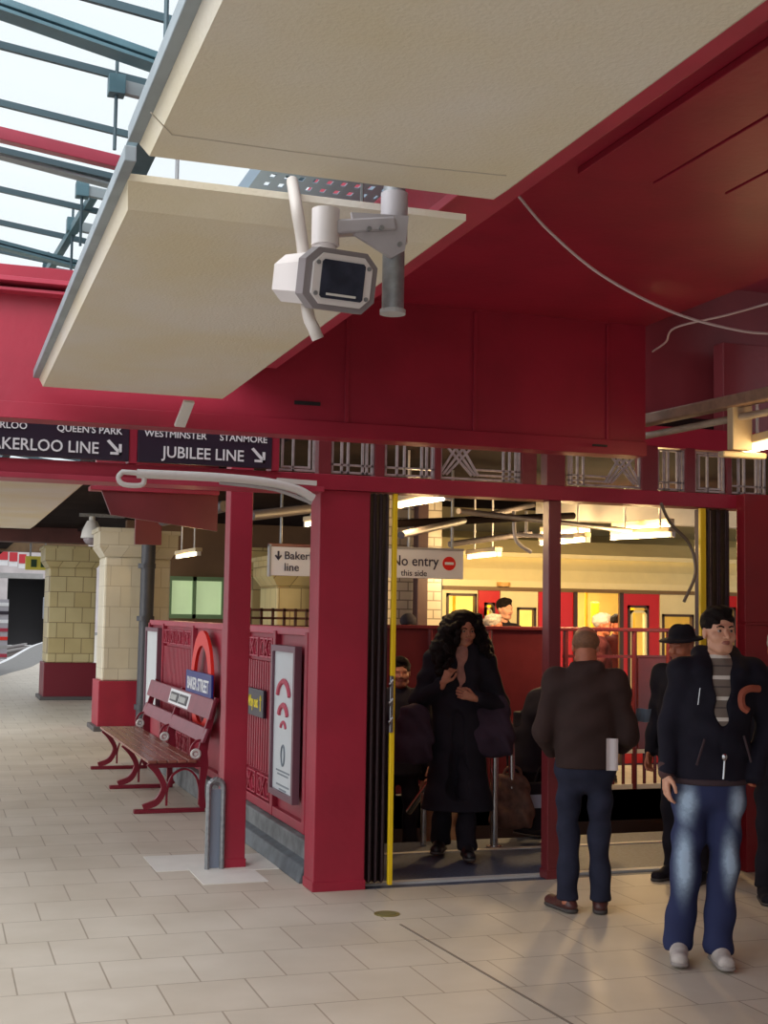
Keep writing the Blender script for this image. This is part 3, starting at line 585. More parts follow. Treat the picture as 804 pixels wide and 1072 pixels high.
# near post + guard hoop + pads
post('platform_post', 1.90, 2.06, 8.92, 9.08, 3.3, red, 'tall square crimson post standing in front of the fence')
t = thing('post_guard', 'steel hoop guard at the foot of the tall crimson post', 'guard', (1.83, 8.98, 0))
def hoop(cx, y, hw, h, wd, th):
    pts = [(cx-hw, 0), (cx-hw, h*.5), (cx-hw, h-hw)]+[(cx+hw*math.cos(a_), h-hw+hw*math.sin(a_)) for a_ in [math.pi*(1-j/8) for j in range(1, 8)]]+[(cx+hw, h-hw), (cx+hw, h*.5), (cx+hw, 0)]
    b = MB(); o = Vector((0, th/2, 0))
    for i in range(len(pts)-1):
        a = Vector((pts[i][0], y, pts[i][1])); c = Vector((pts[i+1][0], y, pts[i+1][1])); b.tube([a, c], wd/2, 8)
    return b
hoop(1.845, 8.90, .05, .60, .035, .02).build('outer_hoop', galv, t, smooth=True); hoop(1.865, 9.0, .045, .57, .03, .02).build('inner_hoop', galv, t, smooth=True)
MB().box(1.81, 1.895, 8.93, 8.95, 0, .53, .004).build('plate', mat('guard_plate', srgb(140, 150, 168), .4, .4), t)
for i, (pa, pb) in enumerate((((150, 897), (226, 910)), ((196, 909), (262, 924)), ((226, 896), (286, 910)))):
    g0 = G(*pa); g1 = G(*pb); b = MB(); b.box(g0.x, g1.x+.12, g1.y, g0.y, 0, .003+.0012*i)
    tag(b.build('paving_patch', mat('new_paving', srgb(222, 218, 210), .5, noise=.06)), 'lighter new paving slab '+('left of the crimson post', 'in front of the crimson post', 'right of the crimson post')[i], 'slab')
g0 = G(405, 957); t = thing('floor_cover', 'small round brass cover in the paving before the gateway', 'cover', (g0.x, g0.y, 0))
MB().disc((g0.x, g0.y, 0), (0, 0, 1), .075, .004, 32).build('rim', mat('brass', srgb(150, 140, 90), .4, .7), t); MB().disc((g0.x, g0.y, .004), (0, 0, 1), .055, .002, 24).build('lid', mat('cover_centre', srgb(120, 118, 84), .5, .5), t)
# expansion joint in floor
a, c = G(419, 968), G(600, 1072.); a2_ = G(680, 1120); tag(MB().bar(Vector((a.x, a.y, .002)), Vector((a2_.x, a2_.y, .002)), .012, .004).build('trim_4', mat('joint', srgb(120, 108, 96), .7))).__setitem__('kind', 'structure')

# ================================================================ LEFT BACKGROUND
def column(x0, x1, y0, y1, label, m_, zt=2.95, split=None, basem=red):
    t = thing('tiled_column', label, 'column', ((x0+x1)/2, (y0+y1)/2, 0))
    MB().box(x0, x1, y0, y1, .72, zt-.42, .03).build('shaft', m_, t)
    b = MB(); e = .09; b.hexa([(x0, y0, zt-.42), (x1, y0, zt-.42), (x1, y1, zt-.42), (x0, y1, zt-.42)], [(x0-e, y0-e, zt-.28), (x1+e, y0-e, zt-.28), (x1+e, y1+e, zt-.28), (x0-e, y1+e, zt-.28)])
    b.box(x0-e, x1+e, y0-e, y1+e, zt-.28, zt-.06); b.box(x0-e-.03, x1+e+.03, y0-e-.03, y1+e+.03, zt-.06, zt); b.build('capital', m_, t)
    MB().box(x0-.04, x1+.04, y0-.04, y1+.04, 0, .72, .01).build('dado', basem, t)
    MB().box(x0-.10, x1+.07, y0-.10, y1+.07, 0, .07, .01).build('skirting', mat('skirting_grey', srgb(84, 80, 80), .6), t); return t
column(2.31, 2.86, 19.5, 20.2, 'cream tiled column with a crimson foot, left of the dark downpipe', tile)
column(3.03, 3.34, 19.9, 20.4, 'narrow cream tiled column just right of the dark downpipe', tile)
column(2.06, 2.98, 26.4, 27.4, 'ochre tiled square column nearest the track', tiley, zt=3.0, basem=mat('dark_dado', srgb(112, 24, 40), .4))
a = AY(263, 600, 20).x; c = AY(276, 600, 20).x; column(a, c, 20, 20.4, 'slim ochre column seen between the crimson post and the gateway pillar', tiley, zt=2.75)
a = AY(290, 600, 18).x; c = AY(345, 600, 18).x; column(a, c, 18, 19, 'ochre tiled pier below the Bakerloo line sign', tiley, zt=2.55)
a = AY(151, 690, 18.9); t = thing('downpipe', 'dark cast downpipe standing beside the cream column', 'pipe', (a.x, 18.9, 0))
b = MB(); b.tube([(a.x, 18.9, 0), (a.x+.02, 18.9, 3.24)], .10, 20); b.build('pipe', pipebl, t, smooth=True)
for z in (.35, 1.6, 2.35, 2.9): MB().disc((a.x, 18.9, z), (0, 0, 1), .125, .07, 20).build('collar', pipebl, t, smooth=True)
# dome camera
p = AY(96, 562, 21); t = thing('dome_camera', 'white dome surveillance camera hanging above the ochre column', 'camera', p)
b = MB(); b.tube([p+Vector((0, 0, .32)), p+Vector((0, 0, .2))], .05, 12); b.tube([p+Vector((0, 0, .25)), p+Vector((0, 0, .1)), p+Vector((0, 0, -.02))], [.08, .15, .17], 20); b.build('housing', offw, t, smooth=True); MB().ball(p-Vector((0, 0, .03)), .13, (1, 1, .8)).build('dome', mat('dome_glass', srgb(130, 120, 124), .15), t, smooth=True)
MB().bar(p+Vector((-.2, 0, .34)), p+Vector((.5, 0, .34)), .06, .05).build('arm', galv, t)
# beams over the far platform
tag(MB().box(-3, 3.6, 25.6, 26.1, 3.02, 3.32).build('cross_beam', brown), 'brown steel beam resting over the ochre column', 'beam')
tag(MB().box(-3, 3.6, 34, 34.5, 3.2, 3.5).build('cross_beam', mat('ochre_beam', srgb(120, 92, 62), .6, noise=.3)), 'ochre beam farther along the platform', 'beam')
t = thing('roof_bracket', 'crimson gusseted roof bracket above the cream column', 'bracket', (1.9, 12.5, 3))
MB().box(1.35, 2.5, 12.3, 12.4, 2.88, 3.3, .01).build('web', red, t); MB().box(1.3, 2.5, 12.25, 12.45, 2.84, 2.88, .006).build('flange', pinkred, t)
b = MB(); b.bar((2.28, 15.2, 2.5), (2.28, 15.2, 3.3), .3, .08); b.build('upright', dred, t)
MB().hexa([(1.5, 12.31, 2.62), (2.5, 12.31, 2.5), (2.5, 12.37, 2.5), (1.5, 12.37, 2.62)], [(1.4, 12.31, 2.86), (2.5, 12.31, 2.86), (2.5, 12.37, 2.86), (1.4, 12.37, 2.86)]).build('gusset', dred, t)
# exit sign & far posters
a, c = AY(27, 582, 29.5), AY(52, 597, 29.5); t = thing('exit_sign', 'yellow-green illuminated exit sign near the ochre column', 'sign', (a.x, 29.5, c.z))
[MB().tube([(q_, 29.56, a.z), (q_, 29.56, 3.3)], .02, 8).build('hanger', galv, t) for q_ in (a.x+.1, c.x-.1)]; MB().box(a.x, c.x, 29.5, 29.62, c.z, a.z, .01).build('case', mat('exit_yellow', srgb(176, 164, 66), .5, emit=.25), t)
for f0, f1 in ((.22, .46), (.62, .95)): MB().box(a.x+(c.x-a.x)*f0, a.x+(c.x-a.x)*f1, 29.47, 29.5, c.z+.06, a.z-.07).build('pictogram', mat('exit_green', srgb(36, 70, 44), .5), t)
for i, (pa, pb, ya, yb) in enumerate(((-12, 8, 575, 592), (10, 18, 578, 593), (20, 27, 580, 595))):
    a, c = AY(pa, ya, 45), AY(pb, yb, 45); t = thing('advert_poster', ('red and white advert panel highest on the far left wall', 'red and white advert panel, middle of the far left row', 'red and white advert panel nearest the exit sign')[i], 'poster', (a.x, 45, c.z), 'adverts above the track')
    MB().box(a.x, c.x, 45, 45.1, c.z, a.z).build('sheet', white, t); MB().box(a.x, c.x, 44.97, 45, c.z+(a.z-c.z)*.35, a.z).build('printed_area', mat('advert_red', srgb(196, 44, 56), .5), t)
a, c = AY(-60, 598, 46), AY(45, 606, 46); tag(MB().box(a.x, c.x, 46, 46.4, c.z, a.z).build('cross_beam', greyw), 'pale beam under the row of red and white adverts', 'beam')
# trackside signs stack at far left
a, c = AY(-25, 627, 40), AY(7, 690, 40); t = thing('advert_board', 'pale striped advert board at the left edge beside the track', 'poster', (a.x, 40, c.z))
MB().box(a.x, c.x, 40, 40.2, c.z, a.z).build('sheet', mat('board_grey', srgb(176, 172, 180), .5), t)
for i, m_ in enumerate((white, signbl, white, pinkred, rred, greyw, pinkred)):
    z = a.z-(a.z-c.z)*(i+.5)/7; MB().box(a.x, c.x, 39.96, 40, z-.07, z+.03).build('printed_stripe', m_, t)
# Bakerloo sign in the concourse
a, c = AY(284, 572, 12), AY(352, 604, 12); t = thing('hanging_sign', 'white hanging Bakerloo line sign with a down arrow', 'sign', (a.x, 12, c.z))
MB().box(a.x, c.x, 12, 12.05, c.z, a.z, .004).build('sign_board', white, t); MB().box(a.x-.02, c.x, 12, 12.06, a.z, a.z+.03, .003).build('top_edge', dred, t); MB().box(a.x-.02, a.x, 11.99, 12.06, c.z-.01, a.z+.02).build('side_edge', greyw, t)
dk = mat('sign_text', srgb(44, 40, 70), .5)
text('lettering', 'Bakerloo', .105, dk, t, (a.x+.125, 11.995, a.z-.115), (1, 0, 0), (0, 0, 1), align='LEFT', bold=.001); text('lettering', 'line', .105, dk, t, (a.x+.125, 11.995, a.z-.225), (1, 0, 0), (0, 0, 1), align='LEFT', bold=.001)
def downarrow(t, x, z, y, s, m_):
    b = MB(); b.box(x-.1*s, x+.1*s, y-.004, y, z-.3*s, z+.5*s); b.prism([(x-.4*s, y-.004, z), (x-.25*s, y-.004, z+.1*s), (x, y-.004, z-.2*s), (x+.25*s, y-.004, z+.1*s), (x+.4*s, y-.004, z), (x, y-.004, z-.5*s)], (0, .004, 0)); b.build('arrow', m_, t)
downarrow(t, a.x+.07, a.z-.085, 11.998, .09, dk)
[MB().tube([(x, 12.03, a.z), (x, 12.03, 3.05)], .012, 8).build('hanger', galv, t) for x in (a.x+.1, c.x-.1)]
# No entry sign
a, c = AY(396, 574, 11), AY(485, 606.5, 11); t = thing('hanging_sign', 'white hanging No entry this side sign with a red disc', 'sign', (a.x, 11, c.z))
MB().box(a.x, c.x, 11, 11.05, c.z, a.z, .004).build('sign_board', white, t); MB().box(a.x, c.x, 10.99, 11.06, a.z, a.z+.02).build('top_edge', greyw, t)
lx = AY(459, 590, 11).x
text('lettering', 'No entry', .13, dk, t, (lx, 10.995, a.z-.145), (1, 0, 0), (0, 0, 1), align='RIGHT', bold=.001, sx=.92); text('lettering', 'this side', .075, dk, t, (AY(447, 590, 11).x, 10.995, a.z-.235), (1, 0, 0), (0, 0, 1), align='RIGHT', bold=.0006)
dc = AY(470, 590, 11); MB().disc((dc.x, 11.0, dc.z), (0, -1, 0), .062, .006, 28).build('disc', rred, t); MB().box(dc.x-.042, dc.x+.042, 10.988, 10.994, dc.z-.012, dc.z+.012).build('disc_bar', white, t)
[MB().tube([(x, 11.03, a.z), (x, 11.03, 3.05)], .015, 8).build('hanger', galv, t) for x in (a.x+.3, c.x-.1)]
a = AY(441, 600, 13.4); tag(MB().box(a.x-.06, a.x+.06, 13.35, 13.5, 0, 3.25, .006).build('concourse_post', mat('dark_post', srgb(62, 34, 40), .5)), 'dark slim post behind the No entry sign', 'post')
# stair guard rails behind
def guard():
    t = thing('stair_guard', 'maroon metal guard round the stairwell, behind the woman', 'guard rail', (5, 12.05, 0)); Y = 12.06; sh = mat('maroon_gloss', srgb(98, 38, 46), .25, noise=.1)
    gx = lambda px: AY(px, 700, Y).x
    MB().box(gx(388), gx(735), Y-.03, Y+.05, 1.60, 1.64, .008).build('top_rail', sh, t)
    for pa, pb in ((388, 448), (452, 503), (515, 576)): MB().box(gx(pa), gx(pb), Y, Y+.03, .02, 1.6, .004).build('panel_sheet', sh, t)
    for px in (450, 505, 511, 578, 592, 622, 664, 700): MB().tube([(gx(px), Y, 0), (gx(px), Y, 1.6)], .028, 12).build('upright', sh, t, smooth=True)
    MB().box(gx(590), gx(735), Y, Y+.03, 1.33, 1.36).build('mid_rail', sh, t); MB().box(gx(560), gx(735), Y-.01, Y+.03, .36, .40).build('low_rail', offw, t); MB().box(gx(560), gx(735), Y-.01, Y+.03, .0, .05).build('kick_rail', offw, t)
    b = MB(); b2_ = [MB().box(gx(px)-.014, gx(px)+.014, Y, Y+.02, .05, .36).build('baluster', sh, t) for px in range(642, 735, 11)]
    b = MB(); b.box(gx(668), gx(735), Y, Y+.03, .36, 1.34, .004); b.build('panel_sheet', sh, t)
guard()
t = thing('side_guard', 'brown railing seen between the crimson post and the gateway pillar', 'guard rail', (3.2, 13, 0))
a, c = AY(262, 641, 16), AY(345, 641, 16)
for z in (1.62, 1.72, 1.82): MB().box(a.x, c.x+.6, 16, 16.04, z-.06, z-.03).build('rail', brown, t)
for i in range(8): x = a.x+i*(c.x-a.x)/7; MB().box(x-.015, x+.015, 16, 16.04, 0, 1.8).build('upright', brown, t)
MB().box(a.x, c.x+.6, 16.01, 16.03, 0, 1.5).build('sheet', dred, t)
# steel handrails at the stair head
t = thing('handrail', 'polished steel handrail with a hooked top at the head of the stairs', 'handrail', G(517, 887))
p0 = G(536, 884, 0); q0 = AY(536, 790, p0.y-.05)
hr = cap([AY(520, 762, p0.y), AY(521, 755, p0.y), AY(526, 751, p0.y), AY(532, 757, p0.y), AY(535, 775, p0.y), AY(536, 840, p0.y)], 6); MB().tube(hr, .026, 12).build('hook_rail', steel, t, smooth=True)
g1 = G(517, 887); MB().tube([(g1.x, g1.y, 0), (g1.x, g1.y, AY(517, 783, g1.y).z)], .03, 12).build('upright', steel, t, smooth=True); MB().disc((g1.x, g1.y, 0), (0, 0, 1), .06, .012, 16).build('foot_plate', steel, t)
t = thing('handrail', 'slanting steel handrail at the left of the stair head', 'handrail', G(443, 880))
g1 = G(443, 885); tp = AY(455, 812, g1.y); MB().tube([tp, AY(428, 850, g1.y+.3)], .026, 12).build('slope_rail', steel, t, smooth=True); MB().tube([(g1.x, g1.y, 0), (g1.x, g1.y, AY(443, 830, g1.y).z)], .024, 12).build('upright', steel, t, smooth=True)
# concourse ceiling services
def rod(pa, pb, Y1, Y2, r, m_, lab, cat='pipe', grp='services under the concourse ceiling'):
    tag(MB().tube([AY(*pa, Y1), AY(*pb, Y2)], r, 10).build('ceiling_pipe', m_, smooth=True), lab, cat, grp)
pale = mat('pale_services', srgb(150, 140, 130), .5, noise=.3); 
rod((415, 548), (600, 540), 10.5, 11.5, .035, darkc, 'dark pipe crossing behind the left lamp, under the concourse ceiling')
rod((480, 535), (700, 560), 10, 12, .025, pale, 'pale slanting pipe under the concourse ceiling')
rod((420, 560), (560, 528), 9.5, 13, .03, mat('grey_services', srgb(96, 90, 92), .5), 'grey pipe slanting up to the middle post')
tag(MB().box(6.1, 9.5, 12.7, 12.9, 2.78, 3.4, .01).build('roof_beam', mat('white_beam', srgb(205, 200, 190), .6, noise=.15, nscale=3)), 'white roof beam behind the lamps, right of the middle post', 'beam')
rod((470, 570), (556, 558), 12.2, 12.2, .03, MATS['grey_services'], 'grey pipe above the No entry sign')
rod((262, 540), (330, 532), 9.5, 10.5, .04, MATS['grey_services'], 'grey pipe under the curved white conduit')
rod((170, 545), (235, 530), 14, 13, .06, MATS['grey_services'], 'grey pipe above the far fluorescent lamp')
t = thing('cable_ladder', 'white vertical bracket frame hanging below the concourse ceiling', 'bracket', AY(545, 575, 11.5))
b = MB(); b.tube(cap([AY(538, 535, 11.5), AY(539, 560, 11.5), AY(544, 570, 11.5), AY(556, 578, 11.5)], 5), .02, 8); b.tube([AY(551, 535, 11.5), AY(551, 563, 11.5)], .015, 8); b.tube([AY(538, 560, 11.5), AY(600, 562, 11.5)], .02, 8); b.build('frame', offw, t, smooth=True)
tubelamp((418, 529), (469, 520.5), 2.62, 2.62, 'bright fluorescent tube just inside the gateway, above the No entry sign', power=36)
tubelamp((491, 583), (522, 580), 2.38, 2.38, 'small fluorescent tube right of the No entry sign', m_=tubecool, power=25, group=None)
tubelamp((567, 568.5), (615, 565), 2.5, 2.5, 'fluorescent tube across the middle post, lower of its pair', m_=tubecool, power=115)
tubelamp((568, 559), (615, 556), 2.62, 2.62, 'fluorescent tube across the middle post, upper of its pair', m_=tubecool)
tubelamp((642, 563), (704, 559.5), 2.55, 2.55, 'fluorescent tube left of the right yellow edge, lower of its pair', m_=tubecool, power=115)
tubelamp((643, 554.5), (703, 550.5), 2.66, 2.66, 'fluorescent tube left of the right yellow edge, upper of its pair', m_=tubecool)
tubelamp((186, 583), (208, 579.5), 2.45, 2.45, 'fluorescent tube left of the tall crimson post', m_=tubecool, power=20)
tubelamp((321, 549), (345, 546), 2.62, 2.62, 'fluorescent tube partly hidden by the gateway pillar', m_=tubecool, power=10)
# ================================================================ TRAIN
YT = 14.2
t = thing('train', 'underground train with red doors and a cream roof across the concourse', 'train', (8, YT, -.9))
tx = lambda px: AY(px, 640, YT).x
tcream = mat('train_cream', srgb(242, 230, 178), .35, noise=.06); tred = mat('train_red', srgb(200, 24, 24), .3); trub = mat('window_rubber', srgb(66, 44, 34), .4)
tyel = mat('saloon_yellow', srgb(226, 176, 30), .4); tint = mat('saloon_wall', srgb(240, 212, 120), .5, noise=.2, nscale=2)
X0, X1 = tx(463), tx(470)+9.5
# body shell: roof profile swept along X
prof = [(0, 2.06), (0.0, 2.16), (.06, 2.30), (.22, 2.50), (.50, 2.68), (1.0, 2.80), (1.6, 2.82), (1.6, 2.76), (.55, 2.62), (.3, 2.44), (.12, 2.2), (.1, 2.06)]
b = MB(); b.hexa([(X0, YT+y, z) for y, z in prof], [(X1, YT+y, z) for y, z in prof]); b.build('roof', tcream, t)
MB().box(X0, X1, YT-.02, YT+.02, 2.04, 2.085).build('gutter', mat('train_gutter', srgb(120, 96, 60), .5), t)
MB().box(X0, X1, YT+.02, YT+2.6, -.12, .02).build('saloon_floor', mat('saloon_floor', srgb(70, 66, 80), .6), t)
MB().box(X0, X1, YT, YT+.1, -.9, -.12).build('underframe', black, t)
MB().box(X0, X1, YT+2.5, YT+2.6, 0, 2.5).build('saloon_wall', tint, t); MB().box(X0, X0+.08, YT+.1, YT+2.6, 0, 2.5).build('saloon_end', tint, t)
MB().box(X0, X1, YT+.1, YT+2.6, 2.45, 2.5).build('saloon_ceiling', tcream, t)
def wallpiece(pa, pb, m_, name='body_panel', z0=0., z1=2.05):
    return MB().box(tx(pa), tx(pb), YT, YT+.08, z0, z1).build(name, m_, t)
def win(pa, pb, z0, z1, name='window', fm=None, parent=None):
    P = lambda u, v: Vector((u, YT-.012, v)); b = MB(); b.frame(P, tx(pa), tx(pb), z0, z1, .03, (0, .06, 0))
    for (cx, cz, sx_, sz_) in ((tx(pa), z1, 1, -1), (tx(pb), z1, -1, -1), (tx(pa), z0, 1, 1), (tx(pb), z0, -1, 1)): b.prism([(cx, YT-.012, cz), (cx+.05*sx_, YT-.012, cz), (cx, YT-.012, cz+.05*sz_)], (0, .06, 0))
    return b.build(name, fm or trub, parent or t)
def walled(pa, pb, wa, wb, z0, z1, m_, name):       # panel with an opening
    b = MB(); b.box(tx(pa), tx(wa), YT, YT+.07, 0, 2.05); b.box(tx(wb), tx(pb), YT, YT+.07, 0, 2.05); b.box(tx(wa), tx(wb), YT, YT+.07, 0, z0); b.box(tx(wa), tx(wb), YT, YT+.07, z1, 2.05); o = b.build(name, m_, t); win(wa, wb, z0, z1, 'window_frame', None, o); return o
walled(463, 500, 467, 499, .75, 2.0, tcream, 'body_panel'); walled(501, 523, 507, 518, .6, 1.9, tred, 'door'); walled(524, 563, 541, 561, .75, 1.85, tcream, 'body_panel')
walled(564, 601, 569, 584, .7, 1.9, tred, 'door'); walled(650, 690, 657, 679, .75, 1.9, tred, 'door'); walled(691, 735, 693, 726, .75, 1.8, tcream, 'body_panel')
for pa, wb in ((507, 516), (660, 677)): win(pa, wb, .78, 1.84, 'window_surround', tcream)
walled(736, 790, 750, 770, .7, 1.9, tred, 'door'); wallpiece(791, 900, tcream)
MB().box(tx(648), tx(652), YT-.02, YT+.02, 0, 2.05).build('door_edge', trub, t); MB().box(tx(600), tx(604), YT-.02, YT+.02, 0, 2.05).build('door_edge', trub, t)
for px in (478, 492, 553, 622, 634, 672, 706, 716): MB().tube([(tx(px), YT+.5, 0), (tx(px), YT+.5, 2.45)], .02, 8).build('grab_pole', tyel, t, smooth=True)
for px in (470, 548, 615, 640, 664, 703): MB().box(tx(px), tx(px+9), YT+1.1, YT+1.14, 0, 1.95, .02).build('draught_screen', tyel, t)
MB().tube([(tx(526), YT-.03, 2.09), (tx(526), YT-.03, 2.14)], .08, 12).build('door_lamp', mat('door_lamp', srgb(220, 170, 90), .4), t)
for x in (tx(485), tx(560), tx(625), tx(690)):
    l = bpy.data.lights.new('saloon_light', 'AREA'); l.energy = 45; l.size = 1.2; l.color = (1, .86, .55); o = bpy.data.objects.new('saloon_light', l); C.objects.link(o); o.location = (x, YT+1.0, 2.42)
MB().box(X0, X1, YT+.8, YT+1.1, 2.43, 2.45).build('saloon_lamp', mat('saloon_lamp', (1, .85, .5, 1), emit=2.5), t)

# ================================================================ PEOPLE
class Sdf:
    def __init__(s): s.P = []; s.R = np.eye(3); s.c = np.zeros(3); s.cuts = []
    def at(s, c=(0, 0, 0), R=None): s.c = np.array(c, float); s.R = np.eye(3) if R is None else np.array(R, float); return s
    def T(s, p): return s.R @ np.array(p, float) + s.c
    def rc(s, a, b, ra, rb=None, k=.02, flat=None, op='u'):
        rb = ra if rb is None else rb; a = s.T(a); b = s.T(b); r = max(ra, rb); e = r
        if flat: n = s.R @ np.array(flat[0], float); n /= np.linalg.norm(n); flat = (n, flat[1]); e = r*max(1, flat[1])
        s.P.append(('rc', a, b, ra, rb, k, flat, op, np.minimum(a, b)-e, np.maximum(a, b)+e)); return s
    def el(s, c, r, k=.02, op='u', R=None):
        c = s.T(c); RR = s.R if R is None else s.R @ np.array(R, float); e = np.full(3, max(r)); s.P.append(('el', c, np.array(r, float), RR, 0, k, None, op, c-e, c+e)); return s
    def mesh(s, res, noise=0., nf=(14, 14, 9), seed=0):
        us = [p for p in s.P if p[7] == 'u']
        lo = np.min([p[8] for p in us], axis=0)-3*res-noise; hi = np.max([p[9] for p in us], axis=0)+3*res+noise
        n = np.ceil((hi-lo)/res).astype(int)+1; ax = [lo[i]+res*np.arange(n[i]) for i in range(3)]
        D = np.full(n, 1.0, np.float32)
        for p in s.P:
            m_ = p[5]*1.2+3*res+noise; i0 = np.maximum(0, np.floor((p[8]-m_-lo)/res).astype(int)); i1 = np.minimum(n, np.ceil((p[9]+m_-lo)/res).astype(int)+1)
            if np.any(i1 <= i0): continue
            sl = tuple(slice(i0[i], i1[i]) for i in range(3)); gx, gy, gz = np.meshgrid(*[ax[i][sl[i]] for i in range(3)], indexing='ij', sparse=True)
            if p[0] == 'rc':
                a, b, ra, rb, fl_ = p[1], p[2], p[3], p[4], p[6]; px, py, pz = gx-a[0], gy-a[1], gz-a[2]; ba = b-a
                if fl_ is not None:
                    n_, f_ = fl_; q = (1/f_-1); dn = (px*n_[0]+py*n_[1]+pz*n_[2])*q; px, py, pz = px+dn*n_[0], py+dn*n_[1], pz+dn*n_[2]; bn = ba@n_*q; ba = ba+bn*n_
                L = max(ba@ba, 1e-9); h = np.clip((px*ba[0]+py*ba[1]+pz*ba[2])/L, 0, 1)
                d = np.sqrt((px-h*ba[0])**2+(py-h*ba[1])**2+(pz-h*ba[2])**2)-(ra+(rb-ra)*h)
            else:
                c, r, RR = p[1], p[2], p[3]; px, py, pz = gx-c[0], gy-c[1], gz-c[2]
                q = [(px*RR[0, i]+py*RR[1, i]+pz*RR[2, i]) for i in range(3)]
                k0 = np.sqrt(sum((q[i]/r[i])**2 for i in range(3))); k1 = np.sqrt(sum((q[i]/r[i]**2)**2 for i in range(3)))
                d = k0*(k0-1)/np.maximum(k1, 1e-6)
            k = max(p[5], 1e-4); V = D[sl]
            if p[7] == 'u': h = np.maximum(k-np.abs(V-d), 0)/k; D[sl] = np.minimum(V, d)-h*h*k*.25
            else: h = np.maximum(k-np.abs(V+d), 0)/k; D[sl] = np.maximum(V, -d)+h*h*k*.25
        gx, gy, gz = np.meshgrid(*ax, indexing='ij', sparse=True)
        if noise:
            r_ = np.random.RandomState(seed); ph = r_.rand(6)*6.28
            D += (noise*.5*(np.sin(gx*nf[0]*2.1+gz*nf[2]*3.3+ph[0]+1.5*np.sin(gz*nf[2]*1.3+ph[1]))*np.cos(gy*nf[1]*2.3+gz*nf[2]*1.1+ph[2])+.7*np.sin(gz*nf[2]*4.7+gx*nf[0]*1.2+2*np.sin(gx*nf[0]+ph[3])+ph[4]))).astype(np.float32)
        for (nn, dd) in s.cuts: D = np.maximum(D, (gx*nn[0]+gy*nn[1]+gz*nn[2]-dd).astype(np.float32))
        return nets(D, lo, res)
def nets(D, lo, res):
    I = D < 0; n = np.array(D.shape)-1
    cnt = np.zeros(n, np.int8)
    for i in (0, 1):
        for j in (0, 1):
            for k in (0, 1): cnt += I[i:n[0]+i, j:n[1]+j, k:n[2]+k]
    act = np.argwhere((cnt > 0) & (cnt < 8)); idx = -np.ones(n, np.int64); idx[tuple(act.T)] = np.arange(len(act))
    acc = np.zeros((len(act), 3)); num = np.zeros(len(act)); cor = [np.array(c) for c in ((0,0,0),(1,0,0),(0,1,0),(0,0,1),(1,1,0),(1,0,1),(0,1,1),(1,1,1))]
    for a in cor:
        for dlt in np.eye(3, dtype=int):
            b = a+dlt
            if b.max() > 1: continue
            A = act+a; B = act+b; da = D[tuple(A.T)]; db = D[tuple(B.T)]; m_ = (da < 0) != (db < 0); t_ = np.where(m_, da/np.where(m_, da-db, 1), 0)
            acc += np.where(m_[:, None], a+t_[:, None]*dlt, 0); num += m_
    V = lo+res*(act+acc/num[:, None]); F = []
    for ax_ in range(3):
        u, v = [(1, 2), (2, 0), (0, 1)][ax_]; d = np.zeros(3, int); d[ax_] = 1
        S0 = I[:D.shape[0]-d[0], :D.shape[1]-d[1], :D.shape[2]-d[2]]; S1 = I[d[0]:, d[1]:, d[2]:]; E_ = np.argwhere(S0 != S1)
        E_ = E_[(E_[:, u] > 0) & (E_[:, v] > 0) & (E_[:, u] < n[u]) & (E_[:, v] < n[v]) & (E_[:, ax_] < n[ax_])]
        eu = np.zeros(3, int); eu[u] = 1; ev = np.zeros(3, int); ev[v] = 1
        q = np.stack([idx[tuple((E_-eu-ev).T)], idx[tuple((E_-ev).T)], idx[tuple(E_.T)], idx[tuple((E_-eu).T)]], 1)
        fl_ = ~S0[tuple(E_.T)]; q[fl_] = q[fl_][:, ::-1]; q = q[(q >= 0).all(1)]; F.append(q)
    return V, np.concatenate(F)
def smesh(name, parts, mats_, parent, colour=None):
    """parts: list of (V,F); one continuous figure mesh"""
    V = []; F = []; o_ = 0
    for v, f in parts: V.append(v); F.append(f+o_); o_ += len(v)
    V = np.concatenate(V); F = np.concatenate(F); me = bpy.data.meshes.new(name); me.vertices.add(len(V)); me.vertices.foreach_set('co', V.astype(np.float32).ravel())
    me.loops.add(F.size); me.loops.foreach_set('vertex_index', F.astype(np.int32).ravel()); me.polygons.add(len(F)); me.polygons.foreach_set('loop_start', np.arange(0, F.size, 4, dtype=np.int32)); me.polygons.foreach_set('loop_total', np.full(len(F), 4, np.int32))
    me.polygons.foreach_set('use_smooth', np.ones(len(F), bool))
    for m_ in (mats_ if isinstance(mats_, (list, tuple)) else [mats_]): me.materials.append(m_)
    if colour is not None: me.polygons.foreach_set('material_index', colour(V[F].mean(1)).astype(np.int32))
    me.update(calc_edges=True); me.validate(); o = bpy.data.objects.new(name, me); C.objects.link(o)
    if parent is not None: o.parent = parent
    return o
def rotm(yaw=0, pitch=0, roll=0):       # yaw about z, pitch (+ = look up) about x, roll about y
    a, b, c = [math.radians(v) for v in (yaw, pitch, roll)]
    Rz = np.array([[math.cos(a), -math.sin(a), 0], [math.sin(a), math.cos(a), 0], [0, 0, 1]]); Rx = np.array([[1, 0, 0], [0, math.cos(b), math.sin(b)], [0, -math.sin(b), math.cos(b)]]); Ry = np.array([[math.cos(c), 0, math.sin(c)], [0, 1, 0], [-math.sin(c), 0, math.cos(c)]])
    return Rz @ Rx @ Ry
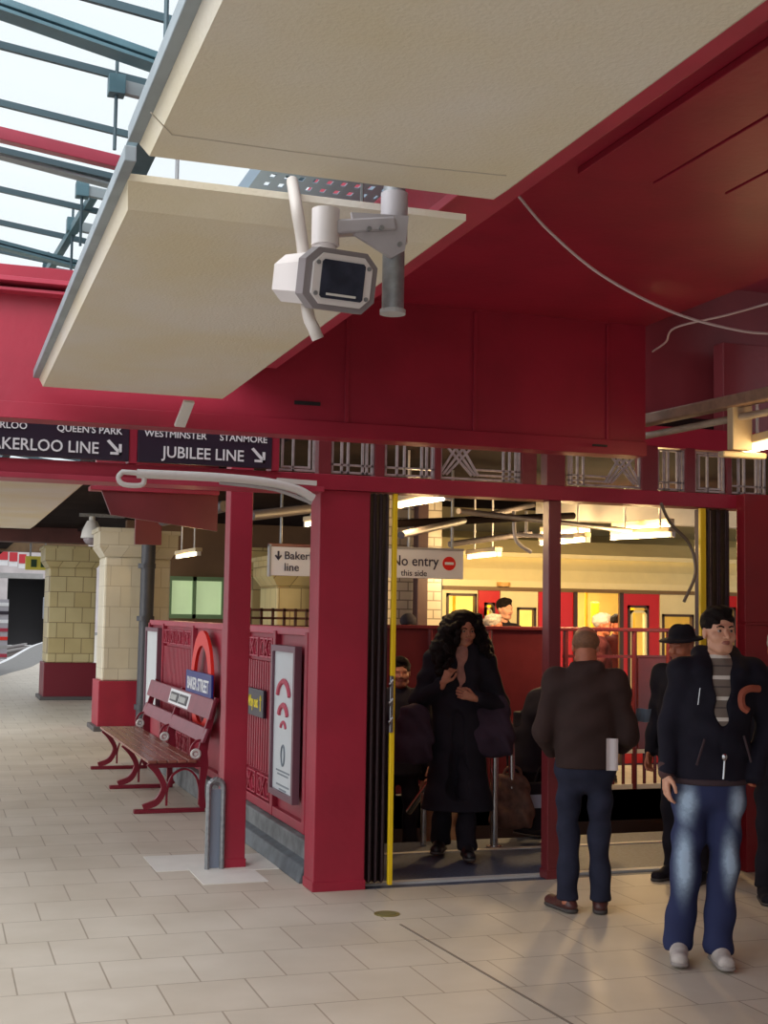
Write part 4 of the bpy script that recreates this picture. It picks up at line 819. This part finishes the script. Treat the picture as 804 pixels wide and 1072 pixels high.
def head_sdf(S, c, R, s=1., fem=False, full=1.):
    S.at(c, R*s if False else R); q = lambda *v: tuple(x*s for x in v)
    S.el(q(0, .014, .035), q(.076, .093, .083), .02); S.el(q(0, -.020, -.036), q(.057, .066, .074), .03); S.el(q(0, -.056, -.094), q(.024 if fem else .030, .020, .018), .03)
    for e in (-1, 1):
        S.el(q(e*.036, -.052, -.032), q(.028, .030, .026), .02); S.rc(q(e*.052, -.01, -.075), q(e*.020, -.056, -.098), .016*s, .014*s, .02)
        S.el(q(e*.074, .014, -.012), q(.009, .019, .031), .008)
    S.rc(q(-.036, -.074, .016), q(.036, -.074, .016), .012*s, None, .012)
    for e in (-1, 1): S.el(q(e*.031, -.092, -.004), q(.017, .013, .011), .010, 'd')
    S.rc(q(0, -.080, .006), q(0, -.104, -.032), .0065*s, .010*s, .008)
    for e in (-1, 1): S.el(q(e*.011, -.093, -.036), q(.008, .010, .007), .005)
    S.el(q(0, -.078, -.058), q(.022, .012, .006), .004); S.el(q(0, -.077, -.068), q(.018, .012, .007), .004); S.rc(q(-.018, -.089, -.0625), q(.018, -.089, -.0625), .0022*s, None, .003, None, 'd')
    return S
def hand_sdf(S, w_, d, n, tside, curl=.5, s=1.):
    """w wrist, d direction to fingers, n palm normal (the way the palm faces), tside: thumb side"""
    d = np.array(d, float); d /= np.linalg.norm(d); n = np.array(n, float); n -= d*(n@d); n /= np.linalg.norm(n); t_ = np.cross(d, n)
    if t_ @ np.array(tside, float) < 0: t_ = -t_
    S.at(); w_ = np.array(w_, float); P = lambda a, b, c: w_+(d*a+t_*b+n*c)*s
    S.rc(P(-.04, 0, 0), P(.02, 0, 0), .025*s, .024*s, .02, (n, .75)); 
    for o_ in (-.024, -.008, .008, .024): S.rc(P(.015, o_*.6, 0), P(.082-abs(o_-.005)*.25, o_, 0), .015*s, .0105*s, .012)
    for o_, L in ((.029, .070), (.0095, .080), (-.0105, .074), (-.029, .058)):
        p = P(.080-abs(o_-.005)*.25, o_, 0); ang = curl*(.6 if o_ > .02 else 1.); dd = d*math.cos(ang*.45)+n*math.sin(ang*.45)+t_*o_*1.2; a_ = ang*.45; r = .0088*s
        for f in (.45, .30, .25):
            a_ += ang*.75; q = p+dd/np.linalg.norm(dd)*L*f*s; S.rc(p, q, r, r*.93, .003); p = q; r *= .93; dd = d*math.cos(a_)+n*math.sin(a_)+t_*o_*1.2
    p = P(.018, .022, .004); q = P(.048, .046, .018); S.rc(p, q, .0135*s, .0115*s, .010); r_ = P(.072, .050, .028); S.rc(q, r_, .0105*s, .0095*s, .003); S.rc(r_, P(.094, .043, .036), .0095*s, .0085*s, .003)
    return S
skinm = mat('skin_light', srgb(216, 160, 132), .5, noise=.12, nscale=30); skinp = mat('skin_ruddy', srgb(186, 112, 84), .5, noise=.15, nscale=30); skino = mat('skin_olive', srgb(178, 118, 92), .5, noise=.12, nscale=30)
lipm = mat('lips', srgb(158, 96, 84), .4); eyew = mat('eye_white', srgb(150, 136, 128), .4); iris = mat('iris', srgb(48, 34, 28), .2)
hairb = mat('hair_dark', srgb(26, 17, 16), .7, noise=.4, nscale=80, bump=.6, bscale=160, spec=.15); hairg = mat('hair_grey', srgb(176, 166, 158), .6, noise=.35, nscale=70, bump=.5, bscale=140); hairr = mat('hair_ginger', srgb(134, 92, 66), .6, noise=.3, nscale=70, bump=.5, bscale=140)
def figure(name, label, pos, yaw, J, skin, top, legs, shoe, hair, res=.014, det=False, hands=None, head=None, group=None, cat='person', s=1., fem=False, extra=None, noise=.013, open_front=False, skirt=None):
    """J: joints in the figure's own frame (facing -y). Returns the root empty"""
    t = bpy.data.objects.new(name, None); C.objects.link(t); t.location = pos; t.rotation_euler.z = math.radians(yaw); ORG[t.name] = Vector((0, 0, 0)); t.scale = (s, s, s); tag(t, label, cat, group)
    J = {k: np.array(v, float) for k, v in J.items()}; hr = rotm(*(head or (0, 0, 0)))
    # body: torso + limbs, head + neck, hands: one mesh
    B = Sdf(); hipc = (J['hipR']+J['hipL'])/2; shc = (J['shR']+J['shL'])/2; yv = (0, 1, 0)
    B.rc(hipc+[0, 0, .02], (hipc+shc)/2, .112, .112, .05, (yv, .72)); B.rc((hipc+shc)/2, shc-[0, 0, .10], .115, .135, .05, (yv, .7)); B.rc(J['shR'], J['shL'], .055, None, .06); B.rc(shc-[0, -.01, .02], J['neck'], .055, .05, .03)
    for S_ in 'RL':
        B.rc(J['sh'+S_], J['el'+S_], .045, .036, .03); B.rc(J['el'+S_], J['wr'+S_], .036, .025, .02); B.rc(J['hip'+S_], J['kn'+S_], .064, .045, .04); B.rc(J['kn'+S_], J['an'+S_], .05, .034, .02)
        B.rc(J['an'+S_]+[0, .02, -.03], J['toe'+S_], .035, .028, .02)
    parts = [B.mesh(max(res, .013))]
    H = Sdf(); H.rc(shc-[0, -.01, .0], J['neck'], .052, .048, .02); H.rc(J['neck'], J['head']+hr@np.array([0, .02, -.04]), .049, .05, .02); head_sdf(H, J['head'], hr, 1., fem); parts.append(H.mesh(.0036 if det else .009))
    if hands:
        for h in hands: parts.append(hand_sdf(Sdf(), *h).mesh(.0032 if det else .0048))
    hc, Rh = J['head'], hr
    def colr(c):
        q = (c-hc)@Rh; return ((((q[:, 0]/.023)**2+((q[:, 2]+.0625)/.0105)**2) < 1) & (q[:, 1] < -.07)).astype(int)
    body = smesh('body', parts, [skin, lipm], t, colr)
    if det:
        for e in (-1, 1):
            for nm, c_, r_, m_ in (('eye', (e*.031, -.0705, -.002), .0112, eyew), ('iris', (e*.031, -.0782, -.002), .0062, iris)):
                p = hc+hr@np.array(c_); o = MB().ball(p, r_).build(nm, m_, t, smooth=True, local=True)
            b = MB(); pts = [Vector(hc+hr@np.array(q_)) for q_ in ((e*.013, -.087, .015), (e*.03, -.087, .021), (e*.047, -.076, .015))]; b.tube(cap(pts, 4), .0042, 6); b.build('eyebrow', hairb, t, smooth=True, local=True)
    # hair
    if hair:
        km, hm = hair; A = Sdf(); A.at(hc, hr)
        if km == 'short':
            A.el((0, .020, .046), (.084, .100, .086), .01); A.el((0, -.030, .098), (.060, .052, .030), .02); A.el((0, -.110, -.02), (.075, .060, .080), .01, 'd'); A.el((0, .0, -.11), (.12, .2, .085), .01, 'd'); V = A.mesh(.0045 if det else .009, .006, (30, 30, 24))
        elif km == 'ring':
            A.el((0, .022, .022), (.083, .098, .070), .01); A.el((0, -.01, .092), (.085, .10, .062), .01, 'd'); A.el((0, -.115, -.01), (.09, .09, .12), .01, 'd'); A.el((0, .0, -.12), (.12, .2, .080), .01, 'd'); V = A.mesh(.006, .004, (30, 30, 24))
        elif km == 'curly':
            rr = random.Random(3); A.el((0, .04, .05), (.12, .115, .105), .03)
            for e in (-1, 1): A.rc((e*.085, .04, .03), (e*.145, .03, -.14), .075, .09, .04); A.rc((e*.14, .03, -.14), (e*.16, .0, -.29), .09, .06, .04)
            A.rc((0, .09, .02), (0, .12, -.25), .10, .11, .05)
            for i in range(150):
                th = rr.uniform(-2.7, 2.7); z = rr.uniform(-.33, .10); rad = (.105+.09*max(0, min(1, (.10-z)/.25)))*(1.06 if abs(th) > .6 else 1)
                x = rad*math.sin(th)*1.05; y = .04+rad*math.cos(th)
                if y < -.02 and abs(x) < .075: continue
                A.el((x, y, z), (.028, .028, .030), .012)
            A.el((0, -.12, -.05), (.066, .09, .115), .012, 'd'); A.el((.0, -.10, -.22), (.08, .15, .13), .02, 'd'); A.el((0, -.22, -.32), (.25, .15, .20), .02, 'd'); V = A.mesh(.0065, .006, (40, 40, 30))
        elif km == 'cap':
            A.el((0, .012, .050), (.088, .104, .080), .01); A.el((0, -.04, -.085), (.12, .2, .10), .006, 'd'); V = A.mesh(.007)
        elif km == 'hat':
            A.el((0, .012, .075), (.086, .098, .085), .02); A.el((0, .01, .045), (.150, .165, .014), .02); A.el((0, .01, .17), (.03, .09, .03), .03, 'd'); A.el((0, .0, -.06), (.075, .09, .09), .01, 'd'); V = A.mesh(.007)
        smesh({'cap': 'cap', 'hat': 'hat'}.get(km, 'hair'), [V], hm, t)
    # trousers
    if legs:
        lm, wR, flare, hemz = legs; A = Sdf(); A.rc(hipc+[0, 0, .08], hipc+[0, 0, -.04], .15, .162*min(wR, 1.05), .05, (yv, .76))
        for S_ in 'RL':
            A.rc(J['hip'+S_], J['kn'+S_], .092*wR, .066*wR, .04); A.rc(J['kn'+S_], J['an'+S_]+[0, 0, .0], .066*wR, .060*flare, .03)
        A.cuts = [((0, 0, 1), hipc[2]+.12), ((0, 0, -1), -hemz)]; smesh('trousers', [A.mesh(max(.008, res*.7), noise, (9, 9, 7), 2)], lm, t)
    # top garment
    tm, bulk, hem, slv = top[:4]; A = Sdf()
    A.rc([hipc[0], hipc[1], hem+.03], (hipc*.6+shc*.4), .178*bulk, .165*bulk, .05, (yv, .72)); A.rc((hipc*.6+shc*.4), shc-[0, 0, .12], .165*bulk, .18*bulk, .05, (yv, .68)); A.rc(J['shR'], J['shL'], .075*bulk, None, .06)
    A.rc(shc-[0, -.02, .02], J['neck']-[0, -.015, .02], .075, .062, .04)
    for S_ in 'RL':
        A.rc(J['sh'+S_], J['el'+S_], .070*bulk, .058*bulk, .045); A.rc(J['el'+S_], J['el'+S_]+(J['wr'+S_]-J['el'+S_])*slv, .058*bulk, .044*bulk, .03)
    if skirt: A.rc([hipc[0], hipc[1], hem+.3], [hipc[0]+skirt[0], hipc[1], hem], .19, skirt[1], .05, (yv, .7))
    A.cuts = [((0, 0, -1), -hem)]
    if extra: extra(A, J, hc, hr)
    smesh('coat' if skirt else 'jacket', [A.mesh(max(.0075, res*.75), noise, (9, 9, 8), 5)], tm, t)
    # shoes
    if shoe:
        for S_ in 'RL':
            A = Sdf(); a, b_ = J['an'+S_], J['toe'+S_]; dr = b_-a; dr[2] = 0; dr /= np.linalg.norm(dr); hl = a-dr*.035; base = max(0, a[2]-.085)
            A.rc([hl[0], hl[1], base+.035], [b_[0], b_[1], base+.030], .040, .042, .02, ((0, 0, 1), .85)); A.rc(a+[0, 0, -.01], [a[0]+dr[0]*.06, a[1]+dr[1]*.06, base+.05], .045, .04, .03)
            A.cuts = [((0, 0, -1), -(base+.002)), ((0, 0, 1), a[2]+.05)]; sh = smesh('shoe', [A.mesh(.006)], shoe, t)
            A = Sdf(); A.rc([hl[0], hl[1], base+.01], [b_[0], b_[1], base+.01], .044, .045, .01, ((0, 0, 1), .5)); A.cuts = [((0, 0, -1), -base), ((0, 0, 1), base+.022)]
            smesh('sole', [A.mesh(.006)], mat('shoe_sole', srgb(70, 64, 62), .7) if shoe.name != 'trainer_white' else mat('trainer_sole', srgb(150, 142, 138), .6), sh)
    return t
def std(h=1.75, lean=0., **kw):
    k = h/1.75
    J = dict(hipR=(-.09, 0, .92), hipL=(.09, 0, .92), knR=(-.10, -.015, .50), knL=(.10, -.015, .50), anR=(-.11, .02, .09), anL=(.11, .02, .09), toeR=(-.13, -.14, .035), toeL=(.13, -.14, .035),
             shR=(-.175, 0, 1.42), shL=(.175, 0, 1.42), elR=(-.24, .02, 1.13), elL=(.24, .02, 1.13), wrR=(-.25, -.05, .88), wrL=(.25, -.05, .88), neck=(0, -.01, 1.52), head=(0, -.03, 1.635))
    J.update(kw); return {a: tuple(x*k for x in b) if a not in kw else b for a, b in J.items()}

def clothmat(name, col, **k): return mat(name, col, .85, spec=.2, **k)
navy = clothmat('navy_jacket', srgb(30, 28, 40), noise=.3, nscale=6); jk2 = clothmat('brown_leather_jacket', srgb(62, 46, 44), noise=.25, nscale=5); blk = clothmat('black_cloth', srgb(34, 31, 40), noise=.3, nscale=6)
plum = clothmat('plum_cloth', srgb(62, 48, 62), noise=.25, nscale=5); charc = clothmat('charcoal_cloth', srgb(44, 40, 50), noise=.3, nscale=5); dnavy = clothmat('dark_blue_trousers', srgb(44, 46, 64), noise=.25, nscale=8)
# jeans: blue denim with worn pale patches on the thighs and shins
def denim():
    M = bpy.data.materials.new('worn_denim'); M.use_nodes = True; nt = M.node_tree; b = nt.nodes['Principled BSDF']; b.inputs['Roughness'].default_value = .85; b.inputs['Specular IOR Level'].default_value = .2
    tc = nt.nodes.new('ShaderNodeTexCoord'); prev = None
    rp = nt.nodes.new('ShaderNodeTexNoise'); rp.inputs['Scale'].default_value = 16; rp.inputs['Detail'].default_value = 6; rp.inputs['Roughness'].default_value = .75; nt.links.new(tc.outputs['Object'], rp.inputs['Vector'])
    for cx, cz, sx_, sz_ in ((-.06, .80, .055, .12), (.20, .80, .05, .12), (-.075, .50, .05, .19), (.155, .52, .045, .16)):
        mp = nt.nodes.new('ShaderNodeMapping'); mp.vector_type = 'TEXTURE'; mp.inputs['Location'].default_value = (cx, -.10, cz); mp.inputs['Scale'].default_value = (sx_*1.5, .13, sz_*1.5)
        nt.links.new(tc.outputs['Object'], mp.inputs['Vector']); gr = nt.nodes.new('ShaderNodeTexGradient'); gr.gradient_type = 'QUADRATIC_SPHERE'; nt.links.new(mp.outputs[0], gr.inputs[0])
        if prev is None: prev = gr.outputs['Fac']
        else:
            ad = nt.nodes.new('ShaderNodeMath'); ad.operation = 'MAXIMUM'; nt.links.new(prev, ad.inputs[0]); nt.links.new(gr.outputs['Fac'], ad.inputs[1]); prev = ad.outputs[0]
    ml = nt.nodes.new('ShaderNodeMath'); ml.operation = 'MULTIPLY'; nt.links.new(prev, ml.inputs[0]); nt.links.new(rp.outputs['Fac'], ml.inputs[1])
    m2 = nt.nodes.new('ShaderNodeMath'); m2.operation = 'MULTIPLY'; m2.use_clamp = True; m2.inputs[1].default_value = 3.6; nt.links.new(ml.outputs[0], m2.inputs[0])
    mx = nt.nodes.new('ShaderNodeMixRGB'); mx.inputs[1].default_value = srgb(46, 52, 86); mx.inputs[2].default_value = srgb(168, 190, 214); nt.links.new(m2.outputs[0], mx.inputs[0]); nt.links.new(mx.outputs[0], b.inputs['Base Color']); return M
def striped():
    M = bpy.data.materials.new('striped_jumper'); M.use_nodes = True; nt = M.node_tree; b = nt.nodes['Principled BSDF']; b.inputs['Roughness'].default_value = .9
    tc = nt.nodes.new('ShaderNodeTexCoord'); sp = nt.nodes.new('ShaderNodeSeparateXYZ'); nt.links.new(tc.outputs['Object'], sp.inputs[0])
    a = nt.nodes.new('ShaderNodeMath'); a.operation = 'MULTIPLY'; a.inputs[1].default_value = 1/.105; nt.links.new(sp.outputs['Z'], a.inputs[0]); f = nt.nodes.new('ShaderNodeMath'); f.operation = 'FRACT'; nt.links.new(a.outputs[0], f.inputs[0])
    r = nt.nodes.new('ShaderNodeValToRGB'); r.color_ramp.interpolation = 'CONSTANT'; e = r.color_ramp.elements; e[0].color = srgb(116, 104, 96); e[0].position = 0; e[1].color = srgb(214, 208, 200); e[1].position = .60
    for p_, c_ in ((.78, srgb(116, 104, 96)), (.20, srgb(84, 74, 72)), (.28, srgb(116, 104, 96))): n_ = e.new(p_); n_.color = c_
    nt.links.new(f.outputs[0], r.inputs[0]); nt.links.new(r.outputs[0], b.inputs['Base Color']); return M

# --- young man in the foreground
J = std(1.78, hipR=(-.01, .02, .93), hipL=(.16, .02, .93), knR=(-.055, -.03, .50), knL=(.135, -.02, .50), anR=(-.085, .03, .10), anL=(.105, -.02, .10), toeR=(-.105, -.13, .04), toeL=(.115, -.18, .04),
        shR=(-.055, .0, 1.46), shL=(.285, .0, 1.46), elR=(-.125, .04, 1.18), elL=(.385, .06, 1.19), wrR=(-.155, -.04, .945), wrL=(.285, -.02, .93), neck=(.115, -.005, 1.555), head=(.115, -.03, 1.672))
def jopen(A, J, hc, hr):
    A.at(); A.rc((.115, -.17, 1.62), (.112, -.20, 1.04), .070, .014, .012, ((0, 1, 0), 3.6), 'd'); A.el((.115, -.13, 1.62), (.07, .12, .16), .015, 'd')
    for e in (-1, 1): A.rc((.115+e*.10, -.075, 1.47), (.115+e*.085, .06, 1.54), .040, .046, .03)
    A.rc((.05, .08, 1.55), (.18, .08, 1.55), .048, .048, .03)
HR = (J['wrR'], (-.05, -.22, -1), (1, .2, -.1), (0, -1, 0), .55, 1.0)
man = figure('person', 'young man walking forward in an open navy jacket, striped jumper and worn blue jeans', (3.71, 5.92, 0), -22, J, skinm, (navy, 1.04, .90, .93), (denim(), 1.10, 1.28, .055), mat('trainer_white', srgb(196, 186, 180), .6, noise=.25, nscale=20), ('short', hairb), res=.010, det=True, hands=[HR], head=(14, 2, 0), extra=jopen)
JJ = {k: np.array(v, float) for k, v in J.items()}
A = Sdf(); A.rc((.075, 0, .98), (.10, 0, 1.2), .125, .13, .05, ((0, 1, 0), .74)); A.rc((.10, 0, 1.2), (.115, 0, 1.38), .13, .145, .05, ((0, 1, 0), .74)); A.rc((-.0, 0, 1.47), (.23, 0, 1.47), .06, .06, .06); A.rc((.115, .0, 1.48), (.115, -.002, 1.535), .068, .060, .03); A.cuts = [((0, 0, 1), 1.553)]
smesh('jumper', [A.mesh(.008, .004)], striped(), man)
def plate(pts, m_, nm, th=.006):
    b = MB(); b.prism(pts, (0, -th, 0)); return b.build(nm, m_, man, local=True)
patchm = mat('rust_patch', srgb(146, 74, 54), .8)
yj = -.145
b = MB(); b.tube(cap([Vector((.295, yj+.020, 1.385)), Vector((.24, yj+.0, 1.385)), Vector((.205, yj-.003, 1.36)), Vector((.205, yj-.003, 1.30)), Vector((.235, yj+.0, 1.275))], 5), .018, 8); b.build('chest_patch', patchm, man, smooth=True, local=True)
b = MB(); b.tube(cap([Vector((.118, -.135, 1.03)), Vector((.112, -.145, .97)), Vector((.108, -.15, .935))], 4), .006, 6); b.ball((.116, -.15, 1.045), .014, (1, .6, 1.3)); b.build('zip', steel, man, smooth=True, local=True)
b = MB(); b.tube([Vector((-.01, -.125, 1.30)), Vector((.0, -.13, 1.385))], .004, 6); b.build('chest_zip', steel, man, smooth=True, local=True)
hm_ = mat('ribbed_hem', srgb(60, 44, 50), .9); hp = (JJ['hipR']+JJ['hipL'])/2; sc_ = (JJ['shR']+JJ['shL'])/2
A = Sdf(); A.rc([hp[0], hp[1], .93], hp*.6+sc_*.4, .178*1.04+.006, .165*1.04+.006, .05, ((0, 1, 0), .72)); A.cuts = [((0, 0, 1), .925), ((0, 0, -1), -.893)]; smesh('hem_band', [A.mesh(.008)], hm_, man)
for e_, (xa_, za_, xb_, zb_) in enumerate(((.02, 1.13, -.02, 1.0), (.215, 1.15, .25, 1.02))):
    b = MB(); b.tube([Vector((xa_, -.137, za_)), Vector((xb_, -.137, zb_))], .006, 6); b.build('pocket_welt', hm_, man, smooth=True, local=True)
A = Sdf(); A.rc(JJ['elR']+(JJ['wrR']-JJ['elR'])*.86, JJ['elR']+(JJ['wrR']-JJ['elR'])*.97, .047, .043, .005); smesh('cuff', [A.mesh(.006)], mat('cuff_brown', srgb(74, 46, 46), .8), man)

# --- older man seen from behind
J = std(1.68, hipR=(-.09, 0, .88), hipL=(.09, 0, .88), knR=(-.085, -.01, .48), knL=(.10, -.01, .48), anR=(-.09, .02, .09), anL=(.10, .04, .09), toeR=(-.09, -.15, .035), toeL=(.20, -.10, .035), shR=(-.175, 0, 1.345), shL=(.175, 0, 1.345), elR=(-.255, .01, 1.04), elL=(.25, .02, 1.04), wrR=(-.22, -.16, .95), wrL=(.20, -.14, .92), neck=(0, -.02, 1.44), head=(0, -.055, 1.555))
def collar(A, J, hc, hr): A.at(); A.rc((-.06, .03, 1.43), (.06, .03, 1.43), .045, .045, .03)
old = figure('person', 'older man seen from behind in a dark brown jacket and dark blue trousers', (3.705, 7.12, 0), 152, J, skinp, (jk2, 1.06, .84, .96), (dnavy, .95, 1.05, .07), mat('brown_shoe', srgb(78, 40, 38), .4, noise=.2), ('ring', hairr), res=.011, hands=[(J['wrR'], (.3, -1, -.2), (1, .2, 0), (0, 0, 1), .9, 1.), (J['wrL'], (-.3, -1, -.3), (-1, .2, 0), (0, 0, 1), .9, 1.)], head=(0, -24, 0), extra=collar)
def held(name, label, cat, c, w_, h_, rz_, m_, tilt=0, th=.004, lines=True):
    t = thing(name, label, cat, c); t.rotation_euler = (tilt, 0, rz_); b = MB()
    for i in range(6):
        u0 = -w_/2+w_*i/6; u1 = u0+w_/6; y0 = .006*math.sin(i); y1 = .006*math.sin(i+1); b.hexa([(u0, y0, -h_/2), (u1, y1, -h_/2), (u1, y1+th, -h_/2), (u0, y0+th, -h_/2)], [(u0, y0, h_/2), (u1, y1, h_/2), (u1, y1+th, h_/2), (u0, y0+th, h_/2)])
    b.build('sheet', m_, t, local=True); return t
held('newspaper', 'folded white paper tucked at the jacket hem of the man seen from behind', 'paper', AY(641, 790, 6.90), .068, .185, -.3, mat('paper_white', srgb(210, 200, 202), .7))
held('leaflet', 'bluish folded leaflet held up between the two nearest men', 'paper', AY(673, 749, 7.0), .09, .09, -.2, mat('leaflet_blue', srgb(96, 110, 128), .6), tilt=.5)

# --- woman with curly hair
J = std(1.72, hipR=(-.09, 0, .93), hipL=(.07, 0, .93), knR=(-.10, -.02, .50), knL=(.05, -.08, .50), anR=(-.13, .12, .11), anL=(.06, -.10, .11), toeR=(-.16, -.04, .04), toeL=(.08, -.27, .04), shR=(-.18, 0, 1.40), shL=(.17, 0, 1.40), elR=(-.30, .0, 1.11), elL=(.285, .0, 1.11), wrR=(-.115, -.19, 1.26), wrL=(.10, -.20, 1.15), neck=(.01, -.01, 1.50), head=(.025, -.035, 1.625))
def wopen(A, J, hc, hr):
    A.at(); A.rc((.01, -.18, 1.52), (.0, -.20, 1.10), .05, .03, .012, ((0, 1, 0), 1.8), 'd'); A.rc((-.01, -.20, 1.02), (-.01, -.22, .5), .05, .09, .02, ((0, 1, 0), 1.8), 'd')
    for e in (-1, 1): A.rc((e*.09, -.07, 1.49), (e*.09, -.12, 1.2), .045, .04, .03)
wom = figure('person', 'woman with a mass of long dark curly hair in a long open black coat', (3.63, 8.93, 0), -22, J, skino, (blk, 1.16, .34, .80), (blk, 1.0, 1.25, .07), mat('black_boot', srgb(26, 22, 26), .4), ('curly', hairb), res=.012, det=True, fem=True, hands=[(J['wrR'], (.45, -.25, 1), (.5, .8, 0), (1, 0, .3), 1.3, .95), (J['wrL'], (-1, -.3, .35), (0, .9, -.1), (0, 0, 1), .7, .95)], head=(22, -2, 0), extra=wopen, skirt=(0, .27))
A = Sdf(); A.rc((.005, -.01, 1.0), (.01, -.015, 1.36), .115, .125, .05, ((0, 1, 0), .8)); smesh('blouse', [A.mesh(.009, .004)], blk, wom)
A = Sdf(); A.rc((.015, -.09, 1.47), (.0, -.135, 1.18), .052, .030, .01, ((0, 1, 0), .5)); smesh('scarf', [A.mesh(.006, .004)], mat('dusky_scarf', srgb(168, 118, 106), .8, noise=.3, nscale=20), wom)
def bag(label, c, w_, h_, d_, m_, strap=None, rz_=-.3, grp=None):
    t = thing('handbag', label, 'bag', c); t.rotation_euler.z = rz_; A = Sdf(); yv_ = (0, 1, 0); k_ = h_*.10
    for f, ww in ((-.38, 1.), (-.12, .98), (.14, .84), (.36, .66)): A.rc((-w_*.5*ww+k_, 0, h_*f), (w_*.5*ww-k_, 0, h_*f), k_*1.5, None, .09, (yv_, 1.1 if f < 0 else .8))
    smesh('pouch', [A.mesh(.009, .016, (20, 14, 9))], m_, t)
    if strap: b = MB(); b.tube(cap([Vector(p) for p in strap], 6), .012, 8); b.build('strap', m_, t, smooth=True, local=True)
    return t
cc_ = AY(513, 758, 8.82); bag('plum slouchy handbag hanging from the right arm side of the curly-haired woman', cc_, .30, .44, .5, plum)
cc_ = AY(433, 768, 8.95); bag('plum shoulder bag on the left arm side of the curly-haired woman', cc_, .24, .40, .5, plum)

# --- others
def generic(label, px, Y, zf, h, yaw, skin, topm, hair, pz=None, legs=None, shoe=None, head=(0, 0, 0), bulk=1.05, **kw):
    p = AY(px, 700, Y); J = std(h, **kw)
    hd = [(J['wr'+S_], (0, -.35, -1), (e, 0, 0), (0, -1, 0), .7, 1.) for S_, e in (('R', 1), ('L', -1))]
    return figure('person', label, (p.x, Y, zf), yaw, J, skin, (topm, bulk, .80*h/1.75, .95), (legs or blk, .95, 1., .08), shoe or blk, hair, res=.016, hands=hd, head=head)
generic('man with dark hair at the lower left of the gateway, just inside the yellow edge', 419, 10.15, -.34, 1.72, -15, skino, charc, ('short', hairb))
generic('person in a dark brimmed hat behind the young man in the navy jacket', 716, 7.75, 0, 1.66, -65, skinp, blk, ('hat', blk), head=(0, -8, 0))
generic('person in black cut off by the right edge of the picture', 817, 7.05, 0, 1.66, -20, skinp, blk, ('short', hairg))
generic('person in a dark knitted cap at the left behind the maroon guard', 427, 12.9, 0, 1.74, 170, skinp, charc, ('cap', charc))
generic('ruddy man just left of the grey-haired man behind the guard', 495, 12.55, 0, 1.72, 60, skinp, blk, ('ring', hairr))
generic('grey-haired man behind the maroon guard, left of the middle post', 514, 13.05, 0, 1.75, 60, skinp, charc, ('short', hairg))
generic('tall dark-haired man in black standing in front of the train', 526, 13.72, 0, 1.95, 20, skinm, blk, ('short', hairb))
generic('white-haired man in a maroon jacket in front of the open train door', 628, 12.7, 0, 1.78, 62, skinp, clothmat('maroon_jacket', srgb(84, 40, 50), noise=.25), ('short', mat('hair_white', srgb(204, 196, 190), .6, noise=.25, nscale=70, bump=.5, bscale=140)))
generic('dark figure inside the train door behind the white-haired man', 645, 14.6, 0, 1.78, 10, skinp, clothmat('dark_maroon_coat', srgb(70, 30, 36)), ('short', hairb))
generic('distant dark figure between the crimson post and the gateway pillar', 277, 24.5, 0, 1.86, 10, skino, blk, ('short', hairb))
# stooping person on the stairs
J = std(1.72, shR=(-.18, -.30, 1.18), shL=(.16, -.30, 1.18), neck=(0, -.40, 1.24), head=(0, -.50, 1.22), elR=(-.24, -.38, .92), elL=(.22, -.38, .92), wrR=(-.16, -.50, .72), wrL=(.14, -.50, .72), hipR=(-.09, .02, .85), hipL=(.09, .02, .85))
p = AY(556, 800, 9.75); figure('person', 'stooping person in a dark coat behind the steel handrail', (p.x, 9.75, 0), 35, J, skino, (charc, 1.15, .50, .95), (blk, .95, 1., .08), blk, ('short', hairb), res=.016, head=(0, -50, 0), hands=[(J['wrR'], (0, -.3, -1), (1, 0, 0), (0, -1, 0), .9, 1.), (J['wrL'], (0, -.3, -1), (-1, 0, 0), (0, -1, 0), .9, 1.)], skirt=(0, .24))
bag('patterned brown bag low behind the steel handrail', AY(535, 838, 9.35), .30, .40, .5, mat('brown_bag', srgb(112, 78, 66), .7, noise=.55, nscale=14), [(-.08, 0, .1), (-.04, -.02, .24), (.06, 0, .24), (.09, 0, .1)])
t = thing('carrier_bag', 'pale blue and black carrier bag left of the middle post', 'bag', AY(566, 868, 9.4)); b = MB(); b.hexa([(-.12, -.06, 0), (.12, -.06, 0), (.12, .06, 0), (-.12, .06, 0)], [(-.13, -.02, .36), (.13, -.02, .36), (.13, .02, .36), (-.13, .02, .36)], .01); b.build('sack', blk, t, local=True)
b = MB(); b.hexa([(-.125, -.055, .17), (.125, -.055, .17), (.125, -.03, .17), (-.125, -.03, .17)], [(-.13, -.042, .27), (.13, -.042, .27), (.13, -.02, .27), (-.13, -.02, .27)]); b.build('pale_band', mat('pale_blue', srgb(150, 160, 184), .6), t, local=True)
b = MB(); b.tube(cap([Vector((-.06, 0, .35)), Vector((0, 0, .47)), Vector((.06, 0, .35))], 5), .008, 6); b.build('handle', blk, t, local=True)
generic('passenger in pale trousers on the stairs behind the curly-haired woman', 462, 10.3, -.34, 1.55, 160, skinp, blk, ('short', hairb), legs=clothmat('pale_trousers', srgb(196, 158, 128)))
